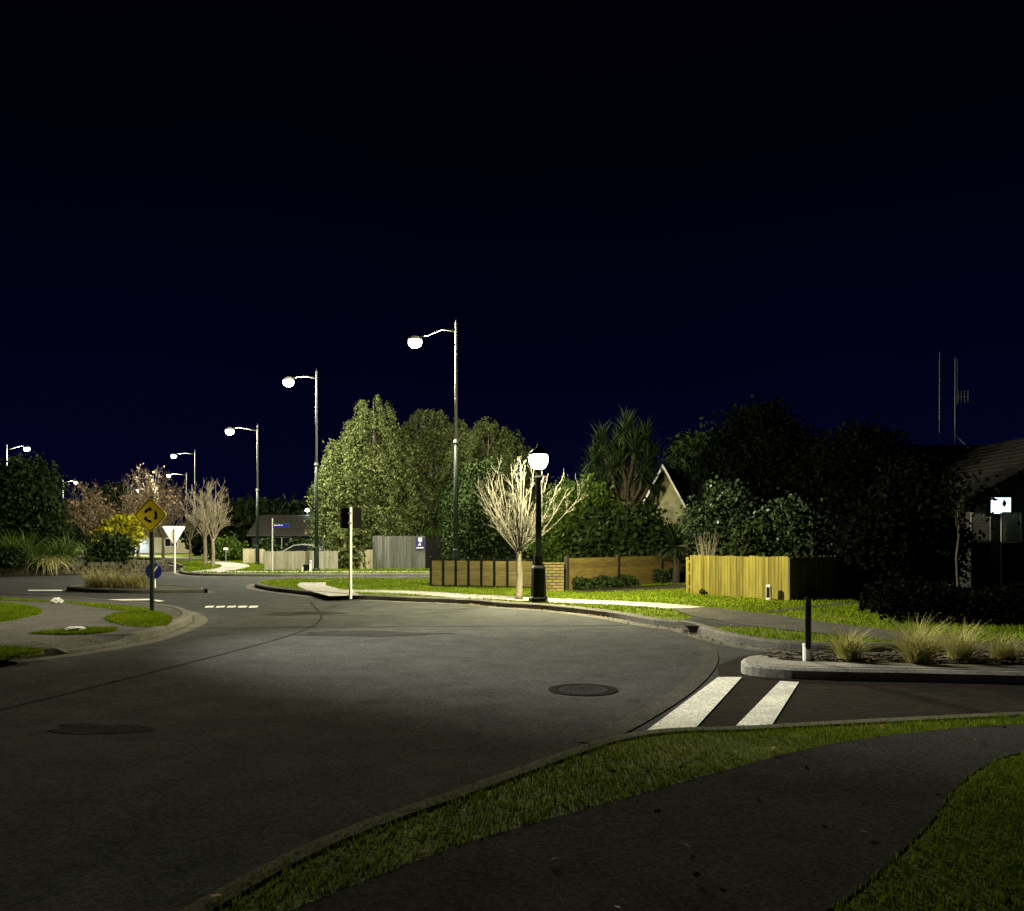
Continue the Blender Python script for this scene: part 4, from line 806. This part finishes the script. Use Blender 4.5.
# ------------------------------------------------------------------ parked car behind the low fence
t = thing('parked_car', 'silver parked car with only its roof above the low grey fence', 'car', (XA(301, 49.5), 49.5, H), R(180)); t.scale = (.9, .9, .86)
def prof(pts, w0, w1): 
    m = MB(); n = len(pts); P = []
    for s_ in (-1, 1): P += [(x, s_*(w0+(w1-w0)*min(max((z-.75)/.65, 0), 1))/2, z) for x, z in pts]
    return m.add(P, [tuple(range(n))[::-1], tuple(range(n, 2*n))]+[(i, (i+1) % n, n+(i+1) % n, n+i) for i in range(n)])
prof([(-2.1, .3), (2.1, .3), (2.15, .6), (2.05, .85), (1.0, .98), (.35, 1.38), (-.2, 1.46), (-.95, 1.42), (-1.75, 1.02), (-2.1, .95)], 1.7, 1.25).build('body', M['carpaint'], t, bevel=.05)
for s_ in (-1, 1):
    MB().add([(.85, s_*.80, 1.0), (.30, s_*.67, 1.33), (-.2, s_*.655, 1.38), (-.9, s_*.66, 1.34), (-1.4, s_*.80, 1.0)], [(0, 1, 2, 3, 4)]).build('side_window', M['glass'], t)
    for x in (-1.3, 1.3):
        wl = MB(); wl.tube([(x, s_*.70, .3), (x, s_*.88, .3)], .3, 20).build('wheel', M['rubber'], t); MB().tube([(x, s_*.87, .3), (x, s_*.89, .3)], .18, 16).build('rim', M['rim'], t.children[-1] if False else t)
    MB().box((2.12, s_*.6, .72), (.06, .3, .12)).build('headlight', M['glass'], t)
for o in [x for x in t.children if x.name.startswith('rim')]:
    w_ = [x for x in t.children if x.name.startswith('wheel')]; c = np.mean([v.co for v in o.data.vertices], 0)
    o.parent = min(w_, key=lambda x: np.linalg.norm(np.mean([v.co for v in x.data.vertices], 0)-c))

# ------------------------------------------------------------------ sky and render settings
W = bpy.data.worlds.new('World'); SC.world = W; W.use_nodes = True; N = W.node_tree.nodes; L = W.node_tree.links; bg = N['Background']
sk = N.new('ShaderNodeTexSky'); sk.sky_type = 'NISHITA'; sk.sun_disc = False; sk.sun_elevation = R(-6); sk.sun_rotation = R(200)
tc = N.new('ShaderNodeTexCoord'); sp_ = N.new('ShaderNodeSeparateXYZ'); rp = N.new('ShaderNodeValToRGB'); L.new(tc.outputs['Generated'], sp_.inputs[0]); L.new(sp_.outputs['Z'], rp.inputs['Fac'])
E_ = rp.color_ramp.elements; E_[0].position = 0; E_[0].color = (.013, .014, .15, 1); E_[1].position = .62; E_[1].color = (.002, .002, .012, 1)
for p_, c_ in ((.10, (.009, .009, .12, 1)), (.22, (.005, .005, .075, 1)), (.40, (.003, .003, .030, 1))): e = E_.new(p_); e.color = c_
nz = N.new('ShaderNodeTexNoise'); nz.inputs['Scale'].default_value = 2.2; nz.inputs['Detail'].default_value = 4; L.new(tc.outputs['Generated'], nz.inputs['Vector'])
mr = N.new('ShaderNodeMapRange'); mr.inputs['To Min'].default_value = .7; mr.inputs['To Max'].default_value = 1.3; L.new(nz.outputs['Fac'], mr.inputs['Value'])
tn = N.new('ShaderNodeVectorMath'); tn.operation = 'SCALE'; L.new(rp.outputs['Color'], tn.inputs[0]); L.new(mr.outputs['Result'], tn.inputs['Scale'])
ad = N.new('ShaderNodeVectorMath'); ad.operation = 'MULTIPLY_ADD'; ad.inputs[1].default_value = (.02, .02, .1); L.new(sk.outputs['Color'], ad.inputs[0]); L.new(tn.outputs[0], ad.inputs[2])
L.new(ad.outputs[0], bg.inputs['Color']); bg.inputs['Strength'].default_value = .1
sl = bpy.data.lights.new('sun', 'SUN'); sl.energy = .004; sl.angle = R(.5); sl.color = (.8, .88, 1); so = bpy.data.objects.new('sun', sl); COL.objects.link(so); so.rotation_euler = (R(50), 0, R(20))
vs = SC.view_settings; vs.view_transform = 'Standard'; vs.look = 'None'; vs.exposure = 0; vs.gamma = 1; vs.use_curve_mapping = False
c = SC.cycles; c.use_denoising = True; c.max_bounces = 4; c.diffuse_bounces = 2; c.glossy_bounces = 2; c.transmission_bounces = 2; c.use_light_tree = True; c.sample_clamp_indirect = 4; c.caustics_reflective = False; c.caustics_refractive = False
